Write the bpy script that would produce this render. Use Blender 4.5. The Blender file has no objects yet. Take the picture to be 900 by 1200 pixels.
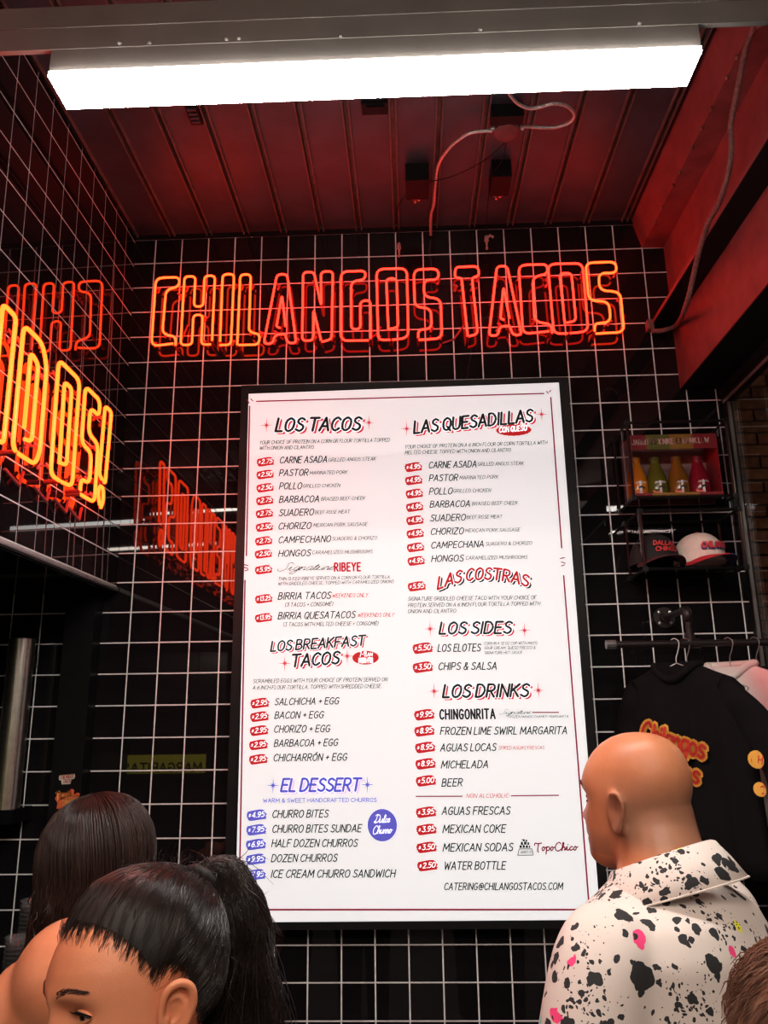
import bpy, bmesh, math, random
from mathutils import Vector, Matrix
random.seed(7)
C = bpy.context.scene.collection
SC = bpy.context.scene
T = 0.11                       # tile pitch of the gridded walls, metres
Z0 = 1.70 + 16.3194 * T        # height of tile row line 0
PI = math.pi
def W(i, y, j): return Vector((i * T, y * T, Z0 - j * T))

# ---------------------------------------------------------------- camera
cam = bpy.data.cameras.new('camera'); camo = bpy.data.objects.new('camera', cam); C.objects.link(camo)
cam.sensor_fit = 'VERTICAL'; cam.sensor_height = 36.0; cam.lens = 916.23 / 1200 * 36
cam.clip_start = 0.02; cam.clip_end = 100
_a, _b, _c = 0.0316612, 0.2508132, -0.0131986
_f = Vector((-math.sin(_a) * math.cos(_b), math.cos(_a) * math.cos(_b), math.sin(_b)))
_r = Vector((math.cos(_a), math.sin(_a), 0)); _u = _r.cross(_f)
_r2 = math.cos(_c) * _r + math.sin(_c) * _u; _u2 = -math.sin(_c) * _r + math.cos(_c) * _u
CAM = W(9.24587, -25.62858, 16.3194)
camo.matrix_world = Matrix(((_r2.x, _u2.x, -_f.x, CAM.x), (_r2.y, _u2.y, -_f.y, CAM.y), (_r2.z, _u2.z, -_f.z, CAM.z), (0, 0, 0, 1)))
SC.camera = camo
def at(px, py, d):
    """the point seen at pixel (px,py) at depth d metres along the world Y from the camera"""
    v = _r2 * ((px - 450) / 916.23) + _u2 * ((600 - py) / 916.23) + _f
    return CAM + v * (d / v.y)
# ---------------------------------------------------------------- world and exposure
world = bpy.data.worlds.new('world'); SC.world = world; world.use_nodes = True
world.node_tree.nodes['Background'].inputs[0].default_value = (0.9, 0.75, 0.65, 1)
world.node_tree.nodes['Background'].inputs[1].default_value = 0.012
SC.view_settings.view_transform = 'Standard'; SC.view_settings.look = 'None'
SC.view_settings.gamma = 1; SC.view_settings.exposure = 0.0; SC.view_settings.use_curve_mapping = False
LAMP_L = 80.0                  # radiance of the linear lamps
LAMP_R = 120.0                   # radiance of the room lamps behind the camera
NEON = 15.0
MENU_L = 0.56

# ---------------------------------------------------------------- materials
MATS = {}
def mat(name, col, rough=0.5, metal=0.0, noise=0.0, nscale=20.0, bump=0.0, emis=None, estr=0.0, spec=0.5, trans=0.0, sss=0.0, coat=0.0, alpha=1.0, ior=1.45, sheen=0.0):
    if name in MATS: return MATS[name]
    m = bpy.data.materials.new(name); m.use_nodes = True; nt = m.node_tree
    b = nt.nodes['Principled BSDF']
    b.inputs['Base Color'].default_value = (*col, 1); b.inputs['Roughness'].default_value = rough
    b.inputs['Metallic'].default_value = metal; b.inputs['Specular IOR Level'].default_value = spec
    b.inputs['Transmission Weight'].default_value = trans; b.inputs['Coat Weight'].default_value = coat
    b.inputs['Subsurface Weight'].default_value = sss; b.inputs['IOR'].default_value = ior
    b.inputs['Alpha'].default_value = alpha; b.inputs['Sheen Weight'].default_value = sheen
    if sss: b.inputs['Subsurface Radius'].default_value = (0.02, 0.008, 0.004); b.inputs['Subsurface Scale'].default_value = 0.5
    if emis: b.inputs['Emission Color'].default_value = (*emis, 1); b.inputs['Emission Strength'].default_value = estr
    if noise or bump:
        tc = nt.nodes.new('ShaderNodeTexCoord'); nz = nt.nodes.new('ShaderNodeTexNoise')
        nz.inputs['Scale'].default_value = nscale; nz.inputs['Detail'].default_value = 6
        nt.links.new(tc.outputs['Object'], nz.inputs['Vector'])
        if noise:
            r = nt.nodes.new('ShaderNodeValToRGB'); r.color_ramp.elements[0].position = 0.3; r.color_ramp.elements[1].position = 0.7
            r.color_ramp.elements[0].color = (*[c * (1 - noise) for c in col], 1)
            r.color_ramp.elements[1].color = (*[min(1, c * (1 + noise)) for c in col], 1)
            nt.links.new(nz.outputs['Fac'], r.inputs['Fac']); nt.links.new(r.outputs['Color'], b.inputs['Base Color'])
        if bump:
            bp = nt.nodes.new('ShaderNodeBump'); bp.inputs['Strength'].default_value = bump; bp.inputs['Distance'].default_value = 0.004
            nt.links.new(nz.outputs['Fac'], bp.inputs['Height']); nt.links.new(bp.outputs['Normal'], b.inputs['Normal'])
    MATS[name] = m
    return m
M_tile = mat('black glazed tile', (0.007, 0.006, 0.007), 0.018, noise=0.3, nscale=8, bump=0.004)
M_grout = mat('pale grout', (0.82, 0.80, 0.80), 0.8, noise=0.1, nscale=60)
M_grout_d = mat('dirty grout', (0.33, 0.32, 0.32), 0.8, noise=0.25, nscale=60)
M_paint = mat('dark painted steel', (0.040, 0.044, 0.058), 0.42, noise=0.25, nscale=9, bump=0.08)
M_rib = mat('highlighted rib edge paint', (0.11, 0.075, 0.07), 0.4, noise=.35, nscale=30, bump=.1)  # lighter colour paints in the light caught by the rib lips
M_beam = mat('charcoal painted steel', (0.075, 0.066, 0.060), 0.5, noise=0.15, nscale=9, bump=0.06)
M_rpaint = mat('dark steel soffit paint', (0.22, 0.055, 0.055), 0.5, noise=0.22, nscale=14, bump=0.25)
M_black = mat('matte black', (0.006, 0.006, 0.007), 0.5, noise=0.2, spec=.15)
M_blackm = mat('black metal', (0.009, 0.009, 0.010), 0.4, noise=0.2, bump=0.05, spec=.25)
M_gloss = mat('glossy black panel', (0.006, 0.006, 0.007), 0.08, noise=0.2)
M_steel = mat('zinc trim', (0.55, 0.54, 0.53), 0.35, metal=0.9, noise=0.15)
M_galv = mat('galvanised conduit', (0.55, 0.52, 0.50), 0.4, metal=0.6, noise=0.2, nscale=80)
M_floor = mat('dark floor', (0.06, 0.055, 0.05), 0.6, noise=0.3, nscale=5)
M_lamp = mat('lamp diffuser', (0.9, 0.9, 0.88), 0.4, emis=(1.0, 0.96, 0.90), estr=LAMP_L)
M_lampfill = mat('added fill lamp diffuser', (0.9, 0.9, 0.88), 0.4, emis=(1.0, 0.88, 0.72), estr=60)
M_lampr = mat('room lamp diffuser', (0.9, 0.9, 0.88), 0.4, emis=(1.0, 0.86, 0.74), estr=LAMP_R)

# ---------------------------------------------------------------- mesh helpers
def link(name, verts, faces, m=None, parent=None, smooth=False, mats=None, fm=None):
    me = bpy.data.meshes.new(name); me.from_pydata([tuple(v) for v in verts], [], faces)
    for x in (mats or [m]): me.materials.append(x)
    if fm: me.polygons.foreach_set('material_index', fm)
    if smooth: me.polygons.foreach_set('use_smooth', [True] * len(me.polygons))
    me.update()
    o = bpy.data.objects.new(name, me); C.objects.link(o)
    if parent is not None: o.parent = parent
    return o
class MB:
    def __init__(s): s.v = []; s.f = []; s.m = []
    def add(s, v, f, k=0):
        n = len(s.v); s.v += [Vector(x) for x in v]; s.f += [tuple(a + n for a in q) for q in f]; s.m += [k] * len(f)
        return s
    def box(s, a, b, k=0):
        x0, y0, z0 = a; x1, y1, z1 = b
        if x0 > x1: x0, x1 = x1, x0
        if y0 > y1: y0, y1 = y1, y0
        if z0 > z1: z0, z1 = z1, z0
        v = [(x0, y0, z0), (x1, y0, z0), (x1, y1, z0), (x0, y1, z0), (x0, y0, z1), (x1, y0, z1), (x1, y1, z1), (x0, y1, z1)]
        return s.add(v, [(0, 3, 2, 1), (4, 5, 6, 7), (0, 1, 5, 4), (1, 2, 6, 5), (2, 3, 7, 6), (3, 0, 4, 7)], k)
    def tube(s, pts, r, n=8, k=0, caps=True, closed=False):
        pts = [Vector(p) for p in pts]; N = len(pts)
        rr = r if isinstance(r, (list, tuple)) else [r] * N
        t0 = (pts[1] - pts[0]).normalized()
        up = Vector((0, 0, 1)) if abs(t0.z) < 0.9 else Vector((1, 0, 0))
        x = t0.cross(up).normalized(); v = []; pt = t0
        for a in range(N):
            if closed: t = (pts[(a + 1) % N] - pts[a - 1])
            else: t = pts[min(a + 1, N - 1)] - pts[max(a - 1, 0)]
            t = t.normalized() if t.length > 1e-9 else pt
            x = (x - t * x.dot(t)); x = x.normalized() if x.length > 1e-6 else t.orthogonal().normalized()
            y = t.cross(x)
            for q in range(n):
                an = 2 * PI * q / n; v.append(pts[a] + (x * math.cos(an) + y * math.sin(an)) * rr[a])
            pt = t
        f = []
        for a in range(N - (0 if closed else 1)):
            b = (a + 1) % N
            for q in range(n):
                w = (q + 1) % n; f.append((a * n + q, a * n + w, b * n + w, b * n + q))
        if caps and not closed: f.append(tuple(range(n - 1, -1, -1))); f.append(tuple((N - 1) * n + q for q in range(n)))
        return s.add(v, f, k)
    def cyl(s, a, b, r0, r1=None, n=16, k=0):
        return s.tube([a, b], [r0, r0 if r1 is None else r1], n, k)
    def lathe(s, c, prof, n=20, k=0, ax='z'):
        c = Vector(c); v = []
        for r, z in prof:
            for q in range(n):
                an = 2 * PI * q / n; p = (r * math.cos(an), r * math.sin(an), z)
                if ax == 'y': p = (p[0], p[2], p[1])
                v.append(c + Vector(p))
        f = []
        for a in range(len(prof) - 1):
            for q in range(n):
                w = (q + 1) % n; f.append((a * n + q, a * n + w, (a + 1) * n + w, (a + 1) * n + q))
        return s.add(v, f, k)
    def prism(s, poly, d, k=0):
        """poly: list of 3-D points (planar), extruded by the vector d"""
        n = len(poly); d = Vector(d); v = [Vector(p) for p in poly] + [Vector(p) + d for p in poly]
        f = [tuple(range(n)), tuple(range(2 * n - 1, n - 1, -1))] + [(q, q + n, (q + 1) % n + n, (q + 1) % n) for q in range(n)]
        return s.add(v, f, k)
    def build(s, name, m=None, parent=None, smooth=False, mats=None):
        if s.v == []: return None
        return link(name, s.v, s.f, m, parent, smooth, mats, s.m if mats else None)
def tag(o, label=None, cat=None, group=None, kind=None):
    if label: o['label'] = label
    if cat: o['category'] = cat
    if group: o['group'] = group
    if kind: o['kind'] = kind
    return o
def empty(name, loc, label=None, cat=None, group=None, kind=None):
    o = bpy.data.objects.new(name, None); C.objects.link(o); o.location = loc; o.empty_display_size = 0.05
    o['_o'] = 1; del o['_o']
    return tag(o, label, cat, group, kind)
def rebase(root, objs=None):
    """children were modelled in world coordinates: keep them there under a moved Empty"""
    for c in list(root.children):
        c.matrix_parent_inverse = Matrix.Translation(root.location).inverted()
def spline(pts, n=8, closed=False):
    P = [Vector(p) for p in pts]; out = []; N = len(P)
    for a in range(N - (0 if closed else 1)):
        if closed: p0, p1, p2, p3 = P[a - 1], P[a], P[(a + 1) % N], P[(a + 2) % N]
        else: p0, p1, p2, p3 = P[max(a - 1, 0)], P[a], P[a + 1], P[min(a + 2, N - 1)]
        for q in range(n):
            t = q / n
            out.append(0.5 * ((2 * p1) + (p2 - p0) * t + (2 * p0 - 5 * p1 + 4 * p2 - p3) * t * t + (3 * p1 - p0 - 3 * p2 + p3) * t ** 3))
    if not closed: out.append(P[-1])
    return out
def round_path(pts, r, n=4, closed=False):
    """polyline with its corners rounded"""
    P = [Vector(p) for p in pts]; out = []; N = len(P)
    for a in range(N):
        if not closed and a in (0, N - 1): out.append(P[a]); continue
        p, u, w = P[a], P[a - 1], P[(a + 1) % N]
        l = min(r, (u - p).length * 0.48, (w - p).length * 0.48)
        s = p + (u - p).normalized() * l; e = p + (w - p).normalized() * l
        for q in range(n + 1):
            t = q / n; out.append(s * (1 - t) ** 2 + p * 2 * t * (1 - t) + e * t * t)
    return out

# ================================================================ SETTING
struct = lambda o: tag(o, kind='structure')
# ---- back wall: grout bed with separate tiles
XR = 20.25
wb = struct(MB().box(W(-7, 0.11, -1.05), W(XR, 0.012, 31.77)).box(W(-7, .8, -1.3), W(XR + .1, 0.11, 31.77), 1).build('wall_back', mats=[M_grout, M_black]))
g = 0.022
def tile_mb(a, b, c, d): return MB().box(W(a, 0.07, c), W(b, 0.0, d))
tm = MB().box((-T * (.5 - g), 0, -T * (.5 - g)), (T * (.5 - g), .008, T * (.5 - g)))
tile_mesh = link('tile', tm.v, tm.f, M_tile); me_tile = tile_mesh.data; bpy.data.objects.remove(tile_mesh)
cells = []; rest = MB()
for i in range(-7, 20):
    for j in range(-1, 31):
        if (i >= 19 and j < 5) or (i >= 18 and j < 0): continue
        seen = -4 <= i and j <= 25 and not (4 <= i <= 13 and 6 <= j <= 21) and not (i < -1 and j < 12)
        cells.append((i, j, seen))
cells.sort(key=lambda c: (not c[2], -c[1]))
for n, (i, j, seen) in enumerate(cells):
    if n < 300:
        o = bpy.data.objects.new('tile', me_tile); C.objects.link(o); o.parent = wb
        o.location = W(i + .5, 0, j + .5)
    else: rest.box(W(i + g, 0.07, j + g), W(i + 1 - g, 0.0, j + 1 - g))
for j in range(5, 31): rest.box(W(20 + g, .07, j + g), W(XR, 0, j + 1 - g))
tag(rest.build('tile', M_tile, wb), kind='stuff')
# ---- left wall (slightly out of plumb) above the serving opening
def LX(j): return -.7587 + .0187 * j
JB = 12.25
def LW(dx, y, j): return W(LX(j) + dx, y, j)
def lbox(mb, y0, y1, j0, j1, x0, x1, k=0):
    v = [LW(x, y, j) for j in (j1, j0) for (x, y) in ((x0, y0), (x1, y0), (x1, y1), (x0, y1))]
    return mb.add(v, [(0, 3, 2, 1), (4, 5, 6, 7), (0, 1, 5, 4), (1, 2, 6, 5), (2, 3, 7, 6), (3, 0, 4, 7)], k)
wl = struct(lbox(lbox(MB(), -26, -.02, -1.1, JB, -.11, -.012), -26, -.02, -1.4, JB - .02, -3.0, -.11, 1).build('wall_left', mats=[M_grout, M_gloss]))
lrest = MB(); n = 0
for m_ in range(0, 25):
    y0 = 0 - .02 if m_ == 0 else -(m_ - 1 + .9073) - g
    y1 = -(m_ + .9073) + g
    for k in range(-2, 13):
        j0 = max(k + .125 + g, -1.08); j1 = min(k + 1.125 - g, JB)
        if j1 - j0 < .02: continue
        if m_ < 13: lbox(MB(), y1, y0, j0, j1, -.07, 0).build('tile', M_tile, wl)
        else: lbox(lrest, y1, y0, j0, j1, -.07, 0)
tag(lrest.build('tile', M_tile, wl), kind='stuff')
# metal edge under the tiles and the panelled underside of the soffit
b = MB(); lbox(b, -26, -.05, JB, JB + .05, -.10, .07); lbox(b, -26, -.05, JB - .07, JB + .05, .04, .07)
struct(b.build('trim_1', M_steel))
b = MB()
sof = struct(lbox(MB(), -26, 0, JB, JB + .1, -6.5, -.14, 0).build('ceiling_soffit', M_gloss)); sof.name = 'trim_2'
# ---- kitchen side wall, floor, ceiling
struct(MB().box(W(-7.3, 0, -1.3), W(-7, -44, 31.77)).build('wall_kitchen', M_black)).name = 'wall_far_left'
struct(MB().box(W(-7.3, 8, 31.77), W(30, -62, 32.2)).build('floor', M_floor))
CZ = -1.15
ce = struct(MB().box(W(-3.5, 0.1, CZ - .25), W(23, -62, CZ - .6)).build('ceiling', M_paint))
ribs = [0.77 + 1.4 * k - .13 for k in range(-1, 13)]
edges = [-3.5] + ribs + [17.72]
for a in range(len(edges) - 1):
    x0 = edges[a] + (.11 if a else 0); x1 = edges[a + 1] - .11
    b = MB()
    prof = [(x0, CZ + .0), (x1, CZ + .0), (x1 + .03, CZ - .24), (x0 - .03, CZ - .24)]
    b.prism([W(x, 0, j) for x, j in prof], (0, -62 * T, 0)); b.build('ceiling_panel', M_paint, ce)
for x in ribs:
    b = MB(); prof = [(x - .13, CZ - .02), (x - .115, CZ + .10), (x - .075, CZ + .10), (x - .06, CZ - .16), (x + .06, CZ - .16), (x + .075, CZ + .10), (x + .115, CZ + .10), (x + .13, CZ - .02), (x + .1, CZ - .22), (x - .1, CZ - .22)]
    b.prism([W(q, 0, j) for q, j in prof], (0, -62 * T, 0)); b.build('ceiling_rib', M_rib, ce)
# dark closing strip between ceiling and the top of the tiles
b = MB().box(W(-.9, -.005, -1.15), W(17.8, -.09, -.985)); struct(b.build('trim_3', M_black))
# ---- stepped soffit along the right side
prof = [(17.71, -1.15), (18.0, 0.0), (18.78, 0.0), (18.79, 5.56), (20.35, 5.56), (20.35, -1.35), (17.71, -1.35)]
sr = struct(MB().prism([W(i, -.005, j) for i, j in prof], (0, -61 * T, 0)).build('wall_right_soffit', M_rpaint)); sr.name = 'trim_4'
b = MB().box(W(18.02, -.01, 3.06), W(18.78, -40, 3.16)); lg = b.build('flange', M_black, sr); MB().box(W(18.0, -.01, 3.04), W(18.03, -40, 3.17)).build('flange_edge', M_rpaint, sr)  # flange coloured black for the shade beneath it, rim keeps the soffit paint
MB().box(W(18.80, -.01, 5.56), W(20.35, -60, 5.60)).build('soffit_shade', M_black, sr)  # black sheet standing in for the shade under the soffit
# beads of the old weld along the lower edge
b = MB()
for y in [1.4 + .9 * q + random.random() * .5 for q in range(9)]:
    b.lathe(W(18.0, -y, 0.0), [(0.0, -.010), (.006, -.006), (.008, 0), (.005, .006), (0, .008)], 6)
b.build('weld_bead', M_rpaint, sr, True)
# ---- glazed right wall with its steel frame
wr = empty('wall_right', W(20.3, 0, 31.77), kind='structure')
MB().box(W(20.12, 0, 5.6), W(20.4, -40, 5.92)).box(W(20.16, 0, 5.92), W(20.4, -40, 6.2)).build('header', M_blackm, wr)
MB().box(W(20.14, -.12, 6.08), W(20.2, -40, 6.2)).build('header_lip', M_steel, wr)
MB().box(W(20.22, -.0, 6.2), W(20.4, -.28, 31.7)).build('frame_post', M_blackm, wr)
MB().box(W(20.2, -.28, 6.2), W(20.3, -.36, 31.7)).build('frame_edge', mat('worn steel edge', (.22, .2, .19), .4, metal=.7), wr)
def thin_glass(name, tint=(1, 1, 1), ior=1.5, rough=.01):
    m = bpy.data.materials.new(name); m.use_nodes = True; nt = m.node_tree; nt.nodes.remove(nt.nodes['Principled BSDF'])
    tr = nt.nodes.new('ShaderNodeBsdfTransparent'); tr.inputs[0].default_value = (*tint, 1)
    gl = nt.nodes.new('ShaderNodeBsdfGlossy'); gl.inputs['Roughness'].default_value = rough
    mx = nt.nodes.new('ShaderNodeMixShader'); ge = nt.nodes.new('ShaderNodeNewGeometry'); dt = nt.nodes.new('ShaderNodeVectorMath'); dt.operation = 'DOT_PRODUCT'
    nt.links.new(ge.outputs['Normal'], dt.inputs[0]); nt.links.new(ge.outputs['Incoming'], dt.inputs[1]); prev = dt.outputs['Value']
    for op, c0, c1 in (('ABSOLUTE', None, None), ('SUBTRACT', 1.0, None), ('POWER', None, 5.0), ('MULTIPLY', None, .96), ('ADD', None, .04)):   # Schlick reflectance, the same from either side
        n = nt.nodes.new('ShaderNodeMath'); n.operation = op; n.use_clamp = True
        if c0 is not None: n.inputs[0].default_value = c0; nt.links.new(prev, n.inputs[1])
        else:
            nt.links.new(prev, n.inputs[0])
            if c1 is not None: n.inputs[1].default_value = c1
        prev = n.outputs[0]
    nt.links.new(prev, mx.inputs[0])
    nt.links.new(tr.outputs[0], mx.inputs[1]); nt.links.new(gl.outputs[0], mx.inputs[2])
    nt.links.new(mx.outputs[0], nt.nodes['Material Output'].inputs['Surface']); return m
M_glass = thin_glass('window glass', (.95, .95, .95))
MB().box(W(20.33, -.3, 6.2), W(20.37, -40, 31.0)).build('window_pane', M_glass, wr)
rebase(wr)
# brick wall of the neighbouring building seen through the glass
M_bricks = [mat('brown brick %d' % q, c, .85, noise=.35, nscale=25, bump=.3) for q, c in enumerate([(.19, .075, .045), (.15, .06, .04), (.23, .10, .06), (.12, .05, .035)])]
M_mort = mat('mortar', (.05, .035, .03), .9, noise=.2)
YB = 1.70; ZB0 = 0.0
bw = struct(MB().box((1.95, YB + .02, 0), (8.0, YB + .2, 4.6)).build('wall_outside', M_mort)); bw.name = 'wall_neighbour'
bm_ = MB().box((-.095, 0, -.03), (.095, .05, .03)); bo = link('brick', bm_.v, bm_.f, M_bricks[0]); base_brick = bo.data; bpy.data.objects.remove(bo)
bmeshes = []
for m_ in M_bricks:
    me = base_brick.copy(); me.materials.clear(); me.materials.append(m_); bmeshes.append(me)
nb = 0; brest = MB()
rows = int(4.5 / .075)
for r_ in range(rows):
    z = .04 + r_ * .075
    for c_ in range(28):
        x = 2.1 + c_ * .205 + (.1 if r_ % 2 else 0)
        if z > 1.4 and x < 3.2:
            o = bpy.data.objects.new('brick', bmeshes[random.randrange(4)]); C.objects.link(o); o.parent = bw
            o.location = (x, YB + random.uniform(-.012, .004), z); nb += 1
        else: brest.box((x - .095, YB, z - .03), (x + .095, YB + .05, z + .03))
tag(brest.build('brick', M_bricks[1], bw), kind='stuff')

wl_ = empty('added_outdoor_lamp', (4.0, 1.66, 2.9), 'round unseen lamp added outside the window to light the brick wall', 'lamp')  # out-of-view lamp added so the bricks show through the glass
MB().lathe((4.0, .62, 2.9), [(.09 * math.sin(a * PI / 10), .09 * math.cos(a * PI / 10)) for a in range(11)], 16).build('globe', mat('added lamp globe', (.9, .85, .7), .4, emis=(1, .72, .45), estr=32), wl_, True)
MB().cyl((4.0, .70, 2.9), (4.0, 1.71, 2.9), .012, .012, 14).cyl((4.0, 1.66, 2.9), (4.0, 1.71, 2.9), .05, .05, 14).build('mount', M_black, wl_); rebase(wl_)
# ---- cross beam with the linear lamp under it
b = MB().box(W(LX(5) + .03, -15.07, 4.62), W(18.79, -14.98, 5.5)).box(W(LX(5) + .03, -15.085, 5.04), W(18.79, -15.07, 5.07))
struct(b.build('trim_5', M_beam))
b = MB()
for x in (2.2, 4.6, 5.1, 6.4, 6.6, 8.3, 10.6, 13.2): b.lathe(W(x, -15.08, 5.48 - random.random() * .05), [(0, -.004), (.004, -.002), (.004, .002), (0, .004)], 6)
bb = b.build('weld_bead', M_beam, None, True); bb.parent = bpy.data.objects['trim_5']
def linear_lamp(x0, x1, y0, y1, j0, j1, m, label, root_j=None):
    t = empty('linear_lamp', W((x0 + x1) / 2, (y0 + y1) / 2, j0), label, 'lamp', None)
    MB().box(W(x0, y0 - .07, j1 - .10), W(x1, y1 + .03, j1)).build('diffuser', m, t)
    MB().box(W(x0 - .03, y0, j0), W(x1 + .03, y1, j1 - .10)).build('housing', M_beam, t)
    if root_j is not None:
        for q in (.2, .8):
            x = x0 + (x1 - x0) * q; MB().tube([W(x, (y0 + y1) / 2, j0), W(x, (y0 + y1) / 2, root_j)], .004, 6).build('bracket', M_blackm, t)
    rebase(t); return t
linear_lamp(3.47, 14.12, -15.06, -14.43, 5.5, 6.1, M_lamp, 'long linear lamp hanging under the cross beam, glowing white')
# further lamps of the room behind the viewer, and one added fill lamp
linear_lamp(2.0, 12.6, -34, -33.3, .1, .5, M_lampr, 'linear room lamp on the ceiling behind the queue, left one', CZ)
linear_lamp(14.5, 25.0, -34, -33.3, .1, .5, M_lampr, 'linear room lamp on the ceiling behind the queue, right one', CZ)
linear_lamp(-4.6, -4.0, -58, -44, 10.7, 11.0, M_lampfill, 'added unseen pendant lamp at the far left behind the queue', CZ)  # lamp added out of view to brighten the steel cup dispenser
linear_lamp(7.0, 17.5, -46, -45.3, .1, .5, M_lampr, 'linear room lamp on the ceiling far behind the queue', CZ)

# ================================================================ LETTERING
# single-stroke glyphs on a 4 x 6 grid; 's' = smooth stroke
GL = {
'A':'0,0 2,6 4,0|.9,2 3.3,2','B':'.1,0 .1,6|s .1,6 2.4,5.9 3,4.6 2.2,3.4 .1,3.1|s .1,3.1 2.6,3 3.5,1.6 2.5,.2 .1,0','C':'s 3.6,5 2.3,6 .8,5.1 .1,3 .7,.8 2.2,0 3.6,1',
'D':'.1,0 .1,6|s .1,6 2.3,5.8 3.8,3.2 2.5,.4 .1,0','E':'3.2,6 .1,6 .1,0 3.2,0|.1,3.1 2.7,3.1','F':'3.3,6 .1,6 .1,0|.1,3.1 2.6,3.1','G':'s 3.6,5 2.3,6 .8,5.1 .1,3 .7,.8 2.2,0 3.4,.8 3.7,2.6|2.1,2.7 3.8,2.7',
'H':'.1,0 .1,6|3.7,0 3.7,6|.1,3.1 3.7,3.1','I':'.3,0 .3,6','J':'s 2.8,6 2.8,1.6 1.6,0 .1,1.2','K':'.1,0 .1,6|3.5,6 .1,2.6|1.2,3.4 3.6,0','L':'.1,6 .1,0 2.9,0','M':'0,0 .4,6 2.4,1.6 4.4,6 4.8,0','N':'.1,0 .1,6 3.6,0 3.6,6',
'O':'s 2,6 .5,5 .1,3 .6,.8 2,0 3.4,.9 3.9,3 3.5,5 2,6','P':'.1,0 .1,6|s .1,6 2.5,5.9 3.4,4.4 2.5,2.8 .1,2.6','Q':'s 2,6 .5,5 .1,3 .6,.8 2,0 3.4,.9 3.9,3 3.5,5 2,6|2.3,1.6 3.9,-.4','R':'.1,0 .1,6|s .1,6 2.5,5.9 3.3,4.4 2.4,3 .1,2.8|1.5,2.9 3.5,0',
'S':'s 3.3,5.2 2,6 .6,5.2 .7,3.9 2,3.1 3.2,2.2 3.1,.8 1.8,0 .1,.8','T':'-.1,6 3.9,6|1.9,6 1.9,0','U':'s .1,6 .1,2 .8,.3 2,0 3.1,.4 3.7,2 3.7,6','V':'0,6 1.8,0 3.7,6','W':'0,6 1.1,0 2.5,4.6 3.9,0 5.1,6','X':'0,6 3.6,0|3.6,6 0,0','Y':'0,6 1.8,3 3.7,6|1.8,3 1.8,0','Z':'.1,6 3.5,6 0,0 3.6,0',
'0':'s 1.8,6 .4,5 .1,3 .5,.8 1.8,0 3.1,.9 3.5,3 3.1,5 1.8,6','1':'.2,4.8 1.4,6 1.4,0','2':'s .3,4.9 1.7,6 3.1,5.2 2.9,3.6 1.6,1.8 .1,0|.1,0 3.4,0','3':'.4,6 3.2,6 1.6,3.6|s 1.6,3.6 3.2,3 3.1,1 1.7,0 .1,.8','4':'2.6,0 2.6,6 .1,1.8 3.5,1.8','5':'3.2,6 .7,6 .5,3.4|s .5,3.4 2.4,3.7 3.3,2.2 2.5,.4 .1,.3',
'6':'s 3,5.6 1.4,5 .3,3 .5,.8 1.9,0 3.2,1.2 2.9,3 1.6,3.4 .4,2.2','7':'.1,6 3.4,6 1.2,0','8':'s 1.8,6 .5,5.2 .8,3.8 2.7,2.6 3.2,1.2 1.8,0 .4,1.2 .8,2.6 2.8,4 3,5.2 1.8,6','9':'s 3.1,3.6 1.8,2.6 .4,3.6 .6,5.4 1.9,6 3.1,5.2 3.1,3 1.8,.4 .6,.2',
'.':'.1,.1 .5,.1','*':'.3,3 .9,3','%':'.3,4.2 .9,4.2',',':'.5,.3 .1,-1','+':'.2,2.8 2.8,2.8|1.5,4.2 1.5,1.4','-':'.2,2.8 2.2,2.8','(':'s 1.2,6.6 .2,4.6 .2,1.8 1.2,-.4',')':'s .1,6.6 1.1,4.6 1.1,1.8 .1,-.4','!':'.4,6 .4,1.8|.4,.3 .4,0',
'&':'s 3.6,0 1.2,3.6 .9,5.2 1.9,6 2.6,5 1.8,3.8 .3,2.2 .3,.7 1.5,0 2.8,.8 3.6,2.6','@':'s 3.2,2.6 2.2,1.8 1.8,3.2 2.6,4.2 3.4,3.4 3.2,1.8 4.6,1.9 4.8,3.6 3.6,5.6 1.8,5.4 .4,3.4 .8,1 2.4,0 4,.4','$':'s 3,4.6 1.8,5.2 .6,4.4 1.8,3.1 3,2 2.4,.9 .3,1.3|1.8,6 1.8,.1',
'É':'3.2,5.6 .1,5.6 .1,0 3.2,0|.1,3 2.7,3|1.4,6.3 2.4,7.3','Ó':'s 2,5.6 .5,4.8 .1,3 .6,.8 2,0 3.4,.9 3.9,3 3.5,4.8 2,5.6|2,6.2 3,7.3',
'ñ':'0,0 0,0'}
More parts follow.
